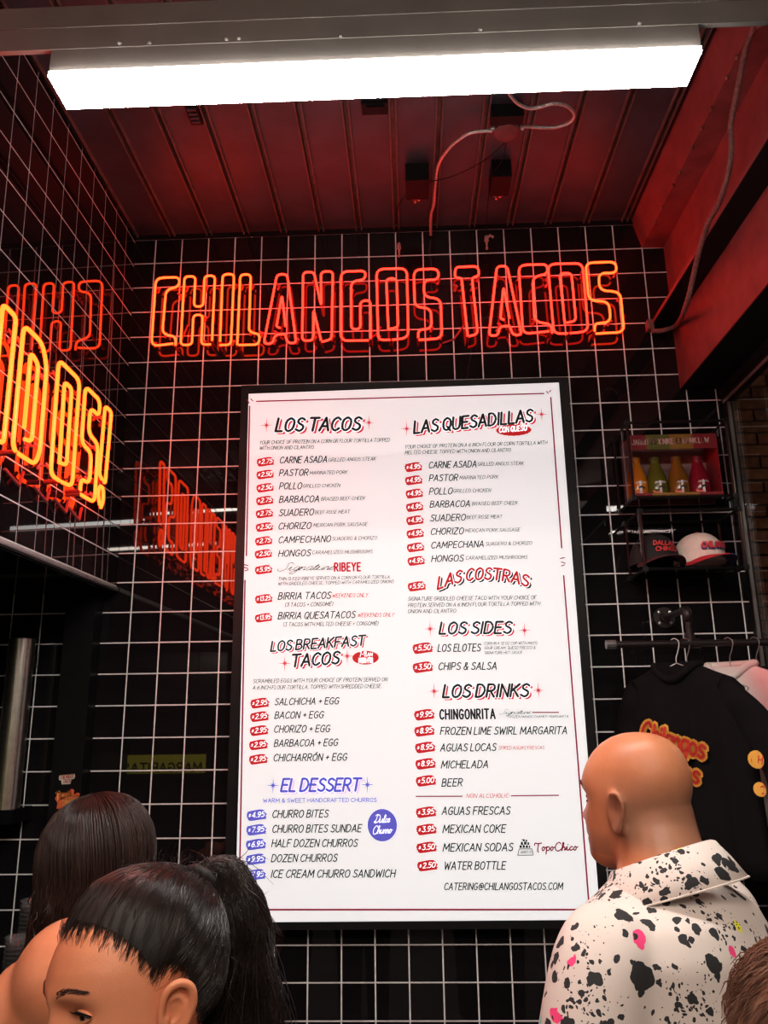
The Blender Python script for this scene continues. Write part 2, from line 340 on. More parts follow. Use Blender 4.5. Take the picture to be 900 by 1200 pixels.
SG = {'S':'s 4.4,5 3.4,6.2 1.9,5.4 2.6,3.4 2.6,1.2 1.2,-.2 -.6,.4 -.8,1.6','i':'s -.4,.6 .6,3 .6,.6 1.4,.2 2,1|.9,4.4 1.1,4.6','g':'s 2.6,2.8 1.2,3 .6,1.2 1.4,.2 2.4,1.4 2.7,3|s 2.7,3 2.4,-1.6 1,-2.6 .2,-1.6 3.4,.9','n':'s -.3,.8 .5,2.9 .4,0|s .5,1.4 1.7,3 2.2,2 2.1,.3 3,.9','a':'s 2.6,2.8 1.2,3 .5,1.2 1.2,.1 2.3,1.3 2.6,3|s 2.6,3 2.4,.7 2.9,.1 3.7,1','t':'s -.3,.9 1,4.8 .6,1 1.1,.1 1.9,.9|0,3.4 1.9,3.4','u':'s -.3,.9 .6,3 .4,.8 1.1,.1 2.4,1.4 2.6,3|s 2.6,3 2.5,.7 3,.1 3.6,.9','r':'s -.3,.8 .7,3.1 .9,2.4 1.7,2.7 1.5,1 1.8,.1 2.4,.9','e':'s -.3,.9 1,1.4 1.9,2.4 1.2,3.1 .4,1.8 .8,.2 2.3,.8',
'D':'s .8,.2 1.6,6 3.8,5 3.6,1.6 1.2,0 -.3,.6 .2,1.6|s -.2,5.4 1,6.4 2,6','l':'s -.2,.9 1.3,4.6 .9,6 .4,4.6 .5,.8 1,.1 1.7,.9','c':'s 1.9,2.6 1.1,3 .3,1.6 .8,.1 2.2,.9','o':'s 1.2,3 .4,1.6 1,.1 2,1.2 1.7,2.8 1.2,3|s 1.6,2.7 2.4,2.3 3,2.6','C':'s 3.6,5 2.6,6.2 1,5 .3,2.6 .9,.3 2.4,-.2 4.2,1','h':'s -.2,.9 1.3,4.8 .9,6 .5,5 .4,0|s .5,1.6 1.6,3 2.1,2 2,.4 2.8,.8','p':'s .2,3 .1,-2.4|s .2,2.2 1.3,3.1 2.2,1.8 1.3,.1 .2,.9','T':'s -.8,4.2 -.6,5.8 1.2,5.4 3.6,5.8|s 1.7,5.4 1.4,0 2.2,-.8'}
def glyph(ch, tab):
    st = []
    for s in tab.get(ch, GL.get(ch, '')).split('|'):
        s = s.strip()
        if not s: continue
        sm = s.startswith('s '); s = s[2:] if sm else s
        p = [tuple(map(float, q.split(','))) for q in s.split()]
        if sm: p = [(v.x, v.y) for v in spline([(a, b_, 0) for a, b_ in p], 4)]
        st.append(p)
    return st
def stroke_text(s, u0, v0, u1, v1, h, weight=.17, slant=.22, tab=GL, gap=1.25, space=2.0, arch=0.0):
    """polylines (u,v, v up) of the words fitted between two baseline points; cap height h"""
    x = 0; out = []
    for ch in s:
        if ch == ' ': x += space; continue
        st = glyph(ch, tab)
        if not st: continue
        mx = max(a for p in st for a, _ in p)
        out += [[(x + a + slant * 2 * (b_ / 2), b_) for a, b_ in p] for p in st]; x += max(mx, .5) + gap
    x -= gap; sx = math.hypot(u1 - u0, v1 - v0) / max(x, .1); sy = h / 6
    an = math.atan2(v1 - v0, u1 - u0); ca, sa = math.cos(an), math.sin(an); res = []
    for p in out:
        q = []
        for a, b_ in p:
            X, Y = a * sx, b_ * sy
            if arch: Y += arch * (1 - (2 * X / (x * sx) - 1) ** 2)
            q.append((u0 + X * ca - Y * sa, v0 + X * sa + Y * ca))
        res.append(q)
    return res, weight * h
def ribbon(mb, p, w, to3, off):
    """flat brush stroke: quads with round ends and joints"""
    for a in range(len(p) - 1):
        (x0, y0), (x1, y1) = p[a], p[a + 1]; l = math.hypot(x1 - x0, y1 - y0)
        if l < 1e-9: continue
        nx, ny = -(y1 - y0) / l * w / 2, (x1 - x0) / l * w / 2
        mb.add([to3(x0 + nx, y0 + ny, off), to3(x0 - nx, y0 - ny, off), to3(x1 - nx, y1 - ny, off), to3(x1 + nx, y1 + ny, off)], [(0, 1, 2, 3)])
    for a, (x, y) in enumerate(p):
        if 0 < a < len(p) - 1 and len(p) > 6 and a % 2: continue
        mb.add([to3(x + w / 2 * math.cos(q * PI / 3 + .5), y + w / 2 * math.sin(q * PI / 3 + .5), off) for q in range(6)], [(0, 1, 2, 3, 4, 5)])
def text_mb(s, u0, v0, u1, v1, h, to3, off, dx=0, dy=0, **k):
    L, w = stroke_text(s, u0 + dx, v0 + dy, u1 + dx, v1 + dy, h, **k); mb = MB()
    for p in L: ribbon(mb, p, w, to3, off)
    return mb

# ================================================================ MENU BOARD
M_panel = mat('backlit menu film', (0.66, 0.67, 0.68), 0.55, emis=(.93, .98, 1.0), estr=MENU_L)
def ink(n, c): return mat('ink ' + n, tuple(x * .75 for x in c), .6, emis=c, estr=MENU_L)   # printed film, lit from behind like the panel
I_blk, I_red, I_dred, I_blue, I_pink, I_lil, I_wht = ink('black', (.004, .004, .005)), ink('red', (.52, .006, .012)), ink('crimson line', (.24, .004, .03)), ink('blue', (.11, .11, .60)), ink('pale pink', (.75, .30, .38)), ink('lilac', (.72, .55, .80)), mat('white lettering', (.78, .78, .79), .6, emis=(1, 1, 1), estr=MENU_L)
I_shade = ink('shadow red', (.62, .03, .06))
TEXTS=[('heading','LOS TACOS',4.78,6.982,7.65,7.01,0.481),
('desc','YOUR CHOICE OF PROTEIN ON A CORN OR FLOUR TORTILLA TOPPED',4.24,7.436,8.66,7.452,0.129),
('desc','WITH ONION AND CILANTRO.',4.25,7.632,6.12,7.645,0.128),
('item','CARNE ASADA',4.95,8.129,6.54,8.134,0.224),
('desc','GRILLED ANGUS STEAK',6.6,8.112,8.19,8.108,0.124),
('item','PASTOR',4.94,8.577,5.9,8.582,0.222),
('desc','MARINATED PORK',5.97,8.557,7.23,8.562,0.123),
('item','POLLO',4.95,9.04,5.69,9.048,0.22),
('desc','GRILLED CHICKEN',5.75,9.005,6.98,9.012,0.122),
('item','BARBACOA',4.96,9.505,6.28,9.51,0.218),
('desc','BRAISED BEEF CHEEK',6.36,9.471,7.82,9.474,0.121),
('item','SUADERO',4.96,9.962,6.1,9.958,0.217),
('desc','BEEF ROSE MEAT',6.16,9.924,7.31,9.925,0.12),
('item','CHORIZO',4.95,10.421,6.02,10.418,0.215),
('desc','MEXICAN PORK SAUSAGE',6.11,10.359,7.89,10.361,0.119),
('item','CAMPECHANO',4.96,10.882,6.67,10.877,0.213),
('desc','SUADERO & CHORIZO',6.73,10.832,8.2,10.828,0.118),
('item','HONGOS',4.97,11.337,6.01,11.331,0.211),
('desc','CARAMELIZED MUSHROOMS',6.08,11.279,8.05,11.286,0.117),
('item','CARNE ASADA',9.97,8.424,11.55,8.42,0.222),
('desc','GRILLED ANGUS STEAK',11.6,8.382,13.13,8.386,0.123),
('item','PASTOR',9.97,8.877,10.91,8.878,0.22),
('desc','MARINATED PORK',10.98,8.838,12.26,8.838,0.122),
('item','POLLO',9.96,9.337,10.71,9.339,0.218),
('desc','GRILLED CHICKEN',10.76,9.293,11.99,9.298,0.121),
('item','BARBACOA',9.97,9.782,11.28,9.785,0.216),
('desc','BRAISED BEEF CHEEK',11.36,9.743,12.85,9.747,0.119),
('item','SUADERO',9.97,10.247,11.11,10.245,0.214),
('desc','BEEF ROSE MEAT',11.17,10.2,12.32,10.199,0.118),
('item','CHORIZO',9.97,10.707,11.03,10.703,0.212),
('desc','MEXICAN PORK SAUSAGE',11.1,10.647,12.88,10.65,0.117),
('item','CAMPECHANA',9.97,11.16,11.67,11.149,0.21),
('desc','SUADERO & CHORIZO',11.74,11.105,13.24,11.101,0.116),
('item','HONGOS',9.97,11.607,10.99,11.604,0.209),
('desc','CARAMELIZED MUSHROOMS',11.08,11.555,13.07,11.566,0.115),
('script','Signature',4.98,11.809,6.76,11.815,0.254),
('block_red','RIBEYE',6.82,11.853,7.66,11.855,0.262),
('desc','THIN SLICED RIBEYE SERVED ON A CORN OR FLOUR TORTILLA',4.98,12.124,8.6,12.124,0.104),
('desc','WITH GRIDDLED CHEESE, TOPPED WITH CARAMELIZED ONIONS',4.98,12.283,8.73,12.28,0.103),
('item','BIRRIA TACOS',4.99,12.745,6.68,12.744,0.216),
('red','*WEEKENDS ONLY',6.7,12.717,7.89,12.716,0.127),
('desc','(3 TACOS + CONSOMÉ)',5.22,12.983,6.76,12.983,0.127),
('item','BIRRIA QUESATACOS',5.0,13.38,7.47,13.378,0.214),
('red','*WEEKENDS ONLY',7.52,13.357,8.73,13.361,0.126),
('desc','(3 TACOS WITH MELTED CHEESE + CONSOMÉ)',5.17,13.612,8.21,13.624,0.12),
('heading','LOS BREAKFAST',4.79,14.396,7.77,14.247,0.317),
('heading','TACOS',5.45,14.891,6.95,14.807,0.386),
('desc','SCRAMBLED EGGS WITH YOUR CHOICE OF PROTEIN SERVED ON',4.25,15.372,8.48,15.374,0.116),
('desc','A 6 INCH FLOUR TORTILLA, TOPPED WITH SHREDDED CHEESE.',4.25,15.571,8.3,15.575,0.115),
('item','SALCHICHA + EGG',4.95,16.054,6.95,16.05,0.202),
('item','BACON + EGG',4.96,16.462,6.47,16.463,0.201),
('item','CHORIZO + EGG',4.95,16.881,6.67,16.881,0.204),
('item','BARBACOA + EGG',4.96,17.302,6.92,17.294,0.202),
('item','CHICHARRÓN + EGG',4.95,17.729,7.2,17.728,0.206),
('heading_blue','EL DESSERT',5.2,18.606,7.59,18.61,0.37),
('blue','WARM & SWEET HANDCRAFTED CHURROS',4.67,18.922,8.11,18.934,0.112),
('item','CHURRO BITES',4.95,19.357,6.63,19.357,0.208),
('item','CHURRO BITES SUNDAE',4.96,19.776,7.63,19.778,0.207),
('item','HALF DOZEN CHURROS',4.95,20.177,7.51,20.187,0.205),
('item','DOZEN CHURROS',4.95,20.594,6.9,20.593,0.203),
('item','ICE CREAM CHURRO SANDWICH',4.95,21.025,8.62,21.034,0.206),
('heading','LAS QUESADILLAS',9.5,7.177,13.51,6.851,0.446),
('white_on','CON QUESO',12.38,7.223,13.3,7.17,0.183),
('desc','YOUR CHOICE OF PROTEIN ON A 6 INCH FLOUR OR CORN TORTILLA WITH',9.18,7.715,13.95,7.679,0.128),
('desc','MELTED CHEESE TOPPED WITH ONION AND CILANTRO.',9.18,7.914,12.76,7.909,0.127),
('heading_red','LAS COSTRAS',10.14,12.511,13.03,12.475,0.388),
('desc','SIGNATURE GRIDDLED CHEESE TACO WITH YOUR CHOICE OF',9.18,12.86,13.28,12.883,0.121),
('desc','PROTEIN SERVED ON A 6 INCH FLOUR TORTILLA TOPPED WITH',9.18,13.066,13.38,13.081,0.121),
('desc','ONION AND CILANTRO.',9.17,13.257,10.73,13.27,0.12),
('heading','LOS SIDES',10.15,13.931,12.4,13.946,0.377),
('item','LOS ELOTES',10.09,14.483,11.42,14.49,0.224),
('desc','CORN IN A 12 OZ CUP WITH MAYO,',11.54,14.295,13.24,14.306,0.088),
('desc','SOUR CREAM, QUESO FRESCO &',11.55,14.439,13.15,14.448,0.088),
('desc','SIGNATURE HOT SAUCE',11.55,14.587,12.73,14.59,0.087),
('item','CHIPS & SALSA',10.09,15.051,11.9,15.062,0.221),
('heading','LOS DRINKS',10.2,15.891,12.83,15.896,0.389),
('block','CHINGONRITA',10.1,16.544,11.79,16.547,0.281),
('script_small','Signature',11.94,16.422,12.87,16.421,0.14),
('desc','FROZEN MANGO CHAMOY MARGARITA',12.18,16.537,14.03,16.55,0.076),
('item','FROZEN LIME SWIRL MARGARITA',10.09,17.006,13.95,17.029,0.217),
('item','AGUAS LOCAS',10.08,17.493,11.76,17.496,0.215),
('red','SPIKED AGUAS FRESCAS',11.85,17.468,13.24,17.471,0.105),
('item','MICHELADA',10.09,17.988,11.5,17.992,0.213),
('item','BEER',10.09,18.511,10.7,18.505,0.211),
('red','NON ALCOHOLIC',10.82,18.847,12.08,18.849,0.121),
('item','AGUAS FRESCAS',10.07,19.317,12.09,19.322,0.217),
('item','MEXICAN COKE',10.08,19.824,11.93,19.827,0.215),
('item','MEXICAN SODAS',10.07,20.337,12.12,20.338,0.212),
('script_red','TopoChico',12.8,20.348,14.04,20.34,0.223),
('item','WATER BOTTLE',10.09,20.838,11.88,20.841,0.21),
('item','CATERING@CHILANGOSTACOS.COM',10.07,21.389,13.52,21.4,0.184)]
BADGES=[(0,'2.75',4.47,8.06,0.312,0.174),
(0,'2.50',4.47,8.512,0.311,0.173),
(0,'2.50',4.48,8.976,0.309,0.171),
(0,'2.75',4.48,9.42,0.308,0.17),
(0,'2.75',4.48,9.867,0.307,0.168),
(0,'2.50',4.49,10.33,0.305,0.167),
(0,'2.75',4.48,10.798,0.304,0.165),
(0,'2.50',4.48,11.233,0.303,0.164),
(0,'5.95',4.5,11.758,0.301,0.162),
(0,'13.25',4.53,12.712,0.298,0.159),
(0,'13.95',4.54,13.323,0.296,0.157),
(0,'2.95',4.49,15.986,0.309,0.169),
(0,'2.95',4.49,16.394,0.308,0.167),
(0,'2.95',4.49,16.814,0.306,0.166),
(0,'2.95',4.48,17.238,0.305,0.164),
(0,'2.95',4.49,17.664,0.304,0.163),
(1,'4.95',4.48,19.276,0.318,0.17),
(1,'7.95',4.48,19.691,0.317,0.168),
(1,'6.95',4.48,20.1,0.315,0.167),
(1,'9.95',4.49,20.513,0.314,0.165),
(1,'7.95',4.5,20.94,0.312,0.164),
(0,'4.95',9.46,8.37,0.307,0.18),
(0,'4.95',9.46,8.829,0.306,0.178),
(0,'4.95',9.47,9.291,0.304,0.177),
(0,'4.95',9.47,9.751,0.303,0.175),
(0,'4.95',9.47,10.204,0.302,0.173),
(0,'4.95',9.47,10.654,0.3,0.172),
(0,'4.95',9.47,11.113,0.299,0.17),
(0,'4.95',9.48,11.563,0.298,0.169),
(0,'5.95',9.48,12.396,0.309,0.173),
(0,'5.50',9.62,14.366,0.337,0.186),
(0,'3.50',9.61,14.957,0.335,0.184),
(0,'9.95',9.62,16.403,0.33,0.179),
(0,'8.95',9.61,16.884,0.328,0.177),
(0,'8.95',9.62,17.372,0.326,0.175),
(0,'8.95',9.62,17.851,0.325,0.174),
(0,'5.00',9.62,18.343,0.323,0.172),
(0,'3.95',9.6,19.238,0.32,0.169),
(0,'3.95',9.6,19.722,0.319,0.167),
(0,'3.50',9.59,20.221,0.317,0.165),
(0,'2.50',9.6,20.723,0.315,0.163)]
STARS=[(0,4.47,6.754,0.264),
(0,7.98,6.75,0.262),
(0,5.25,14.776,0.244),
(0,7.23,14.583,0.243),
(0,9.26,7.005,0.26),
(0,13.84,6.601,0.258),
(0,9.87,13.77,0.244),
(0,12.85,13.867,0.241),
(0,9.94,15.701,0.239),
(0,13.17,15.72,0.237),
(1,4.96,18.434,0.235),
(1,7.84,18.443,0.234)]
LINES=[(4.1,5.87,13.96,5.85),
(3.87,6.04,3.92,11.28),
(3.9,12.1,4.03,21.89),
(4.03,21.89,14.29,21.94),
(14.19,6.0,14.2,11.23),
(14.2,12.14,14.26,21.85),
(3.77,5.8,3.85,5.93),
(3.9,5.77,3.98,5.85),
(3.84,11.58,3.99,11.61),
(3.84,11.67,3.98,11.71),
(3.89,11.79,4.0,11.75),
(14.06,5.77,14.11,5.86),
(14.15,5.8,14.21,5.74),
(14.13,11.58,14.27,11.55),
(14.15,11.69,14.28,11.74),
(14.15,11.82,14.25,11.79),
(9.31,18.79,10.7,18.8),
(12.17,18.8,13.59,18.8),
(12.95,16.38,13.75,16.39)]

menu = empty('menu_board', W(9.2, -.35, 14), 'tall white backlit taco menu board on the black tiled wall', 'menu board')
YM = -.6
def mp(u, v, off): return W(u, YM - off, -v)          # v up = -row
cj0, cj1, ci0, ci1 = 5.25, 22.45, 3.55, 14.83
b = MB().box(W(ci0, -.01, cj0), W(ci1, -.52, cj1))
b.build('case', M_black, menu)
b = MB(); fr = .06
for a in [((ci0, cj0), (ci1, 5.48)), ((ci0, 22.25), (ci1, cj1)), ((ci0, 5.48), (3.82, 22.25)), ((14.56, 5.48), (ci1, 22.25))]:
    b.box(W(a[0][0], -.52, a[0][1]), W(a[1][0], -.57, a[1][1]))
b.build('frame', M_blackm, menu)
pc = [(3.82, 5.58), (14.50, 5.46), (14.56, 22.21), (3.92, 22.23)]
b = MB().prism([W(i, -.52, j) for i, j in pc], (0, -.08 * T, 0)); b.build('light_panel', M_panel, menu)
SH = {'heading': (I_blk, I_shade, .075, .19), 'heading_red': (I_red, I_blk, .06, .19), 'heading_blue': (I_blue, I_lil, .075, .20)}
for k, s, u0, j0, u1, j1, h in TEXTS:
    v0, v1 = -j0, -j1; kw = {}
    if k.startswith('heading'):
        m1, m2, d, wt = SH[k]; d = h * .17
        kw = dict(weight=wt, gap=1.1, slant=.2, space=1.6, arch=.28 if s == 'LAS COSTRAS' else 0)
        o = text_mb(s, u0, v0, u1, v1, h * .96, mp, .012, d * .0, 0, **kw).build('heading', m1, menu)
        lay = MB()
        for f in (.7, 1.0):
            t = text_mb(s, u0, v0, u1, v1, h * .96, mp, .006, d * f, -d * f * .8, **dict(kw, weight=wt * 1.05)); lay.add(t.v, t.f)
        lay.build('heading_shadow', m2, o)
        text_mb(s, u0, v0, u1, v1, h * .96, mp, .009, d * .12, -d * .1, **dict(kw, weight=wt * 1.5)).build('heading_gap', I_wht, o)
    else:
        m1, kw = {'item': (I_blk, dict(weight=.155)), 'desc': (I_blk, dict(weight=.14)), 'red': (I_red, dict(weight=.13)), 'blue': (I_blue, dict(weight=.17, slant=0)),
                  'block': (I_blk, dict(weight=.19, slant=0, gap=1.9)), 'block_red': (I_red, dict(weight=.21, slant=0, gap=1.9)), 'script': (I_blk, dict(weight=.07, slant=.5, tab=SG, gap=-.25)),
                  'script_small': (I_blk, dict(weight=.08, slant=.5, tab=SG, gap=-.25)), 'script_red': (I_dred, dict(weight=.16, slant=.12, tab=SG, gap=.1)), 'white_on': (I_wht, dict(weight=.19))}[k]
        nm = {'item': 'menu_item', 'desc': 'description', 'red': 'note', 'blue': 'subtitle', 'block': 'menu_item', 'block_red': 'menu_item', 'script': 'script_word', 'script_small': 'script_word', 'script_red': 'script_word', 'white_on': 'note'}[k]
        text_mb(s, u0, v0, u1, v1, h, mp, .02 if k == 'white_on' else .006, **kw).build(nm, m1, menu)
blob = [(-.93, .05), (-.99, -.1), (-.9, -.2), (-.97, -.34), (-.86, -.5), (-.8, -.85), (-.62, -1), (-.2, -.93), (.35, -.78), (.98, -.66), (.86, -.5), (.99, -.35), (.86, -.2), (.9, .0), (1, .12), (.9, .28), (.8, .45), (.76, .7), (.58, .92), (.2, .93), (-.3, .78), (-.9, .55), (-.88, .35), (-.98, .2)]
for c, s, u, j, a, hh in BADGES:
    o = MB().add([mp(u + x * a, -j + y * hh, .006) for x, y in blob], [tuple(range(len(blob)))]).build('price_badge', (I_red, I_blue)[c], menu)
    x0 = -.78; n_ = len(s)
    t = text_mb('$', u - .80 * a, -j - .34 * hh, u - .60 * a, -j - .32 * hh, hh * .5, mp, .012, weight=.16)
    t2 = text_mb(s, u - .44 * a, -j - .44 * hh, u + .70 * a, -j - .30 * hh, hh * .86, mp, .012, weight=.15, gap=1.1)
    t.add(t2.v, t2.f); t.build('price', I_wht, o)
for c, u, j, r in STARS:
    b = MB()
    for q in range(8):
        an = q * PI / 4; rr = r * (1.25 if q % 4 == 2 else 1.0 if q % 2 == 0 else .55); x, y = math.cos(an), math.sin(an); w = .018
        b.add([mp(u - y * w, -j + x * w, .006), mp(u + x * rr, -j + y * rr, .006), mp(u + y * w, -j - x * w, .006)], [(0, 1, 2)])
    b.add([mp(u + .04 * math.cos(q), -j + .04 * math.sin(q), .008) for q in range(6)], [tuple(range(6))])
    b.build('starburst', (I_shade, I_blue)[c], menu)
for u0, j0, u1, j1 in LINES:
    b = MB(); ribbon(b, [(u0, -j0), (u1, -j1)], .05 if math.hypot(u1 - u0, j1 - j0) > 3 else .035, mp, .006); b.build('border_line', I_dred, menu)
def disc(u, j, a, hh, m, nm, n=28, sc=0.0):
    return MB().add([mp(u + a * math.cos(2 * PI * q / n) * (1 + sc * (q % 2)), -j + hh * math.sin(2 * PI * q / n) * (1 + sc * (q % 2)), .012) for q in range(n)], [tuple(range(n))]).build(nm, m, menu)
o = disc(7.81, 14.64, .42, .215, I_red, 'hours_badge')
t = text_mb('7-11', 7.62, -14.60, 7.83, -14.60, .15, mp, .018, weight=.2, slant=0); t2 = text_mb('AM', 7.86, -14.6, 8.02, -14.6, .11, mp, .018, weight=.2); t3 = text_mb('MON-FRI', 7.60, -14.80, 8.03, -14.80, .15, mp, .018, weight=.24, slant=0)
t.add(t2.v, t2.f).add(t3.v, t3.f).build('hours', I_wht, o)
disc(12.87, 7.15, .58, .2, I_red, 'queso_badge', 44, .05)
o = disc(8.278, 19.594, .44, .455, I_blue, 'round_badge', 36)
t = text_mb('Dulce', 8.04, -19.53, 8.5, -19.52, .22, mp, .018, weight=.1, slant=.3, tab=SG, gap=-.2); t2 = text_mb('Churro', 7.98, -19.84, 8.56, -19.82, .22, mp, .018, weight=.1, slant=.3, tab=SG, gap=-.2)
t.add(t2.v, t2.f).build('script_word', I_wht, o)
# little bottler's emblem: skyline triangle over a lettered plinth
b = MB(); u, j = 12.514, 20.26
ribbon(b, [(u - .24, -j - .2), (u + .22, -j - .2), (u + .19, -j - .03), (u - .19, -j - .03), (u - .24, -j - .2)], .02, mp, .006)
for x, y, w, hh in [(-.14, 0, .08, .07), (-.05, 0, .07, .08), (.04, 0, .08, .07), (.12, 0, .05, .06), (-.1, .08, .07, .09), (0, .09, .09, .08), (.09, .08, .06, .08), (-.04, .18, .07, .06), (.04, .17, .05, .06), (-.06, .22, .11, .02)]:
    b.add([mp(u + x - w / 2, -j + y, .006), mp(u + x + w / 2, -j + y, .006), mp(u + x + w / 2.6, -j + y + hh, .006), mp(u + x - w / 2.6, -j + y + hh, .006)], [(0, 1, 2, 3)])
t = text_mb('JARRITOS', u - .17, -j - .155, u + .17, -j - .155, .08, mp, .006, weight=.12); b.add(t.v, t.f).build('emblem', I_blk, menu)
rebase(menu)

# ================================================================ NEON SIGNS
def neon_mat(n, c, k): return mat('neon ' + n, (.2, .02, .01), .3, emis=c, estr=k)
N_org = neon_mat('orange', (1, .026, .004), NEON); N_mid = neon_mat('red', (1, .012, .006), NEON * .75); N_yel = neon_mat('amber', (1, .034, .003), NEON * 1.15)
M_tubeoff = mat('dark glass tube end', (.25, .03, .02), .2, noise=.1); M_clip = mat('glass standoff', (.35, .12, .10), .2, noise=.1, spec=.6)
NG = {
'C':[(.9,.03),(0,0),(0,1),(1,1),(1,.86),(.46,.82),(.42,.17),(.98,.13),(1,.0)],
'H':[(.97,.0),(.66,0),(.66,.43),(.36,.43),(.36,0),(0,0),(0,1),(.36,1),(.36,.55),(.66,.55),(.66,1),(1,1),(1,.05)],
'I':[(0,0),(.95,.0),(1,1),(0,1),(.02,.05)],'L':[(0,0),(.02,1),(.5,1),(.5,.18),(1,.14),(.95,.0),(.06,0)],
'A':[(.66,.13),(.34,.13),(.28,0),(0,0),(.36,1),(.68,1),(1,0),(.74,0),(.66,.12)],'A2':[(.5,.22),(.38,.24),(.53,.7),(.66,.24)],
'N':[(.64,.0),(.97,.03),(1,1),(.6,1),(.62,.5),(.36,1),(0,1),(0,.02),(.36,.02),(.36,.46),(.62,.02)],
'G':[(.93,.0),(0,0),(0,1),(.85,1),(.82,.87),(.35,.85),(.35,.16),(.66,.16),(.66,.56),(1,.57),(1,.02)],
'O':[(.42,0),(.03,0),(0,1),(1,1),(1,.02),(.48,0)],'O2':[(.36,.14),(.32,.86),(.66,.86),(.68,.17),(.4,.15)],
'S':[(.12,0),(1,.01),(1,.57),(.36,.6),(.38,.85),(.95,.84),(.95,1),(0,1),(0,.46),(.62,.44),(.62,.15),(.12,.14),(.1,.03)],
'T':[(.42,.0),(.27,.84),(0,.84),(.03,1),(.97,1),(1,.86),(.7,.84),(.83,.03),(.45,0)],
'B':[(.1,0),(0,.03),(0,1),(.85,1),(1,.9),(1,.6),(.85,.52),(1,.44),(1,.02),(.16,0)],'B2':[(.34,.15),(.32,.43),(.66,.43),(.66,.16),(.38,.14)],'B3':[(.34,.6),(.32,.86),(.66,.86),(.66,.6),(.38,.58)],
'E':[(.1,0),(0,.03),(0,1),(1,1),(1,.86),(.4,.85),(.4,.58),(.85,.57),(.85,.43),(.4,.42),(.4,.15),(1,.14),(1,.0),(.16,0)],
'V':[(.62,.0),(.36,.0),(0,1),(.34,1),(.5,.4),(.66,1),(1,1),(.66,.02)],
'D':[(.1,0),(.0,.05),(0,1),(.75,1),(1,.85),(1,.12),(.85,0),(.16,0)],'D2':[(.34,.22),(.34,.84),(.66,.8),(.66,.16),(.4,.14)],
'!':[(.38,.27),(.0,.3),(.2,1),(1,1),(.75,.26),(.45,.26)],'!2':[(.3,.02),(0,.1),(.1,.2),(.55,.2),(.65,.08),(.4,.0)]}
def neon_letter(root, ch, x0, x1, j0, j1, to3, m, r=.0042):
    o = None
    for key in (ch, ch + '2', ch + '3'):
        if key not in NG: continue
        w, h = x1 - x0, j1 - j0
        pts = round_path([to3(x0 + a * w, j1 - b_ * h, 0) for a, b_ in NG[key]], .030 if key in ('O', 'G', 'C', 'S', 'D') else .018, 4)
        q = MB().tube(pts, r, 8)
        if o is None: o = q.build('neon_letter', m, root, True)
        else: q.build('neon_tube', m, o, True)
        # return ends bend back towards the wall, glass clips carry the tube
    e = MB(); h = j1 - j0; w = x1 - x0
    for a, b_ in (NG[ch][0], NG[ch][-1]):
        p0 = to3(x0 + a * w, j1 - b_ * h, 0); p1 = to3(x0 + a * w, j1 - b_ * h + .02, .42)
        e.tube([p0, p1], r * 1.1, 6)
    e.build('electrode', M_tubeoff, o)
    cl = NG[ch]; k0 = [cl[1], cl[2], cl[len(cl) // 2], cl[-3]]
    for a, b_ in k0:
        e = MB(); x = x0 + a * w * .98 + .02; j = j1 - (b_ * .8 + .08) * h
        p0 = to3(x, j, .05); p1 = to3(x, j, .42)
        e.tube([p0, p1], .0035, 6); e.tube([to3(x - .07, j - .05, .12), to3(x + .07, j + .05, .12)], .004, 6); e.tube([to3(x + .05, j - .1, .3), to3(x - .04, j + .1, .36)], .005, 6)
        e.build('standoff', M_clip, o, True)
    return o
sign = empty('neon_sign', W(8.6, -.2, 2.2), 'long red neon word sign CHILANGOS TACOS on the back wall', 'neon sign')
tf = lambda x, j, d: W(x, -.43 + d, j)
front = [('C',0.24,1.11,0.87,3.59),('H',1.29,2.41,0.85,3.58),('I',2.69,3.11,0.81,3.62),('L',3.32,4.12,0.84,3.64),('A',4.26,5.42,0.88,3.62),('N',5.63,6.71,0.82,3.60),('G',7.00,8.06,0.84,3.59),('O',8.29,9.39,0.79,3.60),('S',9.64,10.57,0.85,3.63),('T',11.11,11.98,0.80,3.55),('A',12.22,13.36,0.82,3.55),('C',13.41,14.43,0.80,3.52),('O',14.45,15.69,0.80,3.54),('S',15.80,16.93,0.79,3.58)]
for n, (ch, x0, x1, j0, j1) in enumerate(front):
    neon_letter(sign, ch, x0, x1, j0, j1, tf, N_org if n < 4 or n == 13 else N_mid)
for a, c_ in [((1.0, 3.4), (1.4, 2.6)), ((4.2, 3.2), (4.4, 3.5)), ((8.1, 3.3), (8.4, 2.9)), ((10.6, 3.6), (11.4, 2.9)), ((14.4, 3.3), (14.6, 2.9)), ((15.7, 3.4), (16.1, 3.1))]:
    MB().tube([W(a[0], -.06, a[1]), W((a[0] + c_[0]) / 2, -.12, max(a[1], c_[1]) - .1), W(c_[0], -.06, c_[1])], .004, 6).build('cable', mat('red lead cable', (.25, .03, .03), .5, noise=.1), sign)
rebase(sign)
sign2 = empty('neon_sign', W(-.5, -10, 9), 'amber neon word sign ending in DOS! on the left wall', 'neon sign')
tl = lambda y, j, d: LW(.46 - d, y, j)
left = [('I',-9.35,-8.72),('D',-8.33,-6.99),('O',-6.35,-4.97),('S',-4.56,-3.38),('!',-3.16,-2.5)]
word = 'BIENVEN'; y = -9.35
pos = []
for ch in reversed(word):
    wd = 1.3; y1 = y - .38; pos.append((ch, y1 - wd, y1)) if ch != 'I' else pos.append((ch, y1 - .65, y1)); y = pos[-1][1]
for ch, a, c_ in pos + left:
    neon_letter(sign2, ch, a, c_, 6.9, 10.17, tl, N_yel, .0058)
b = MB()
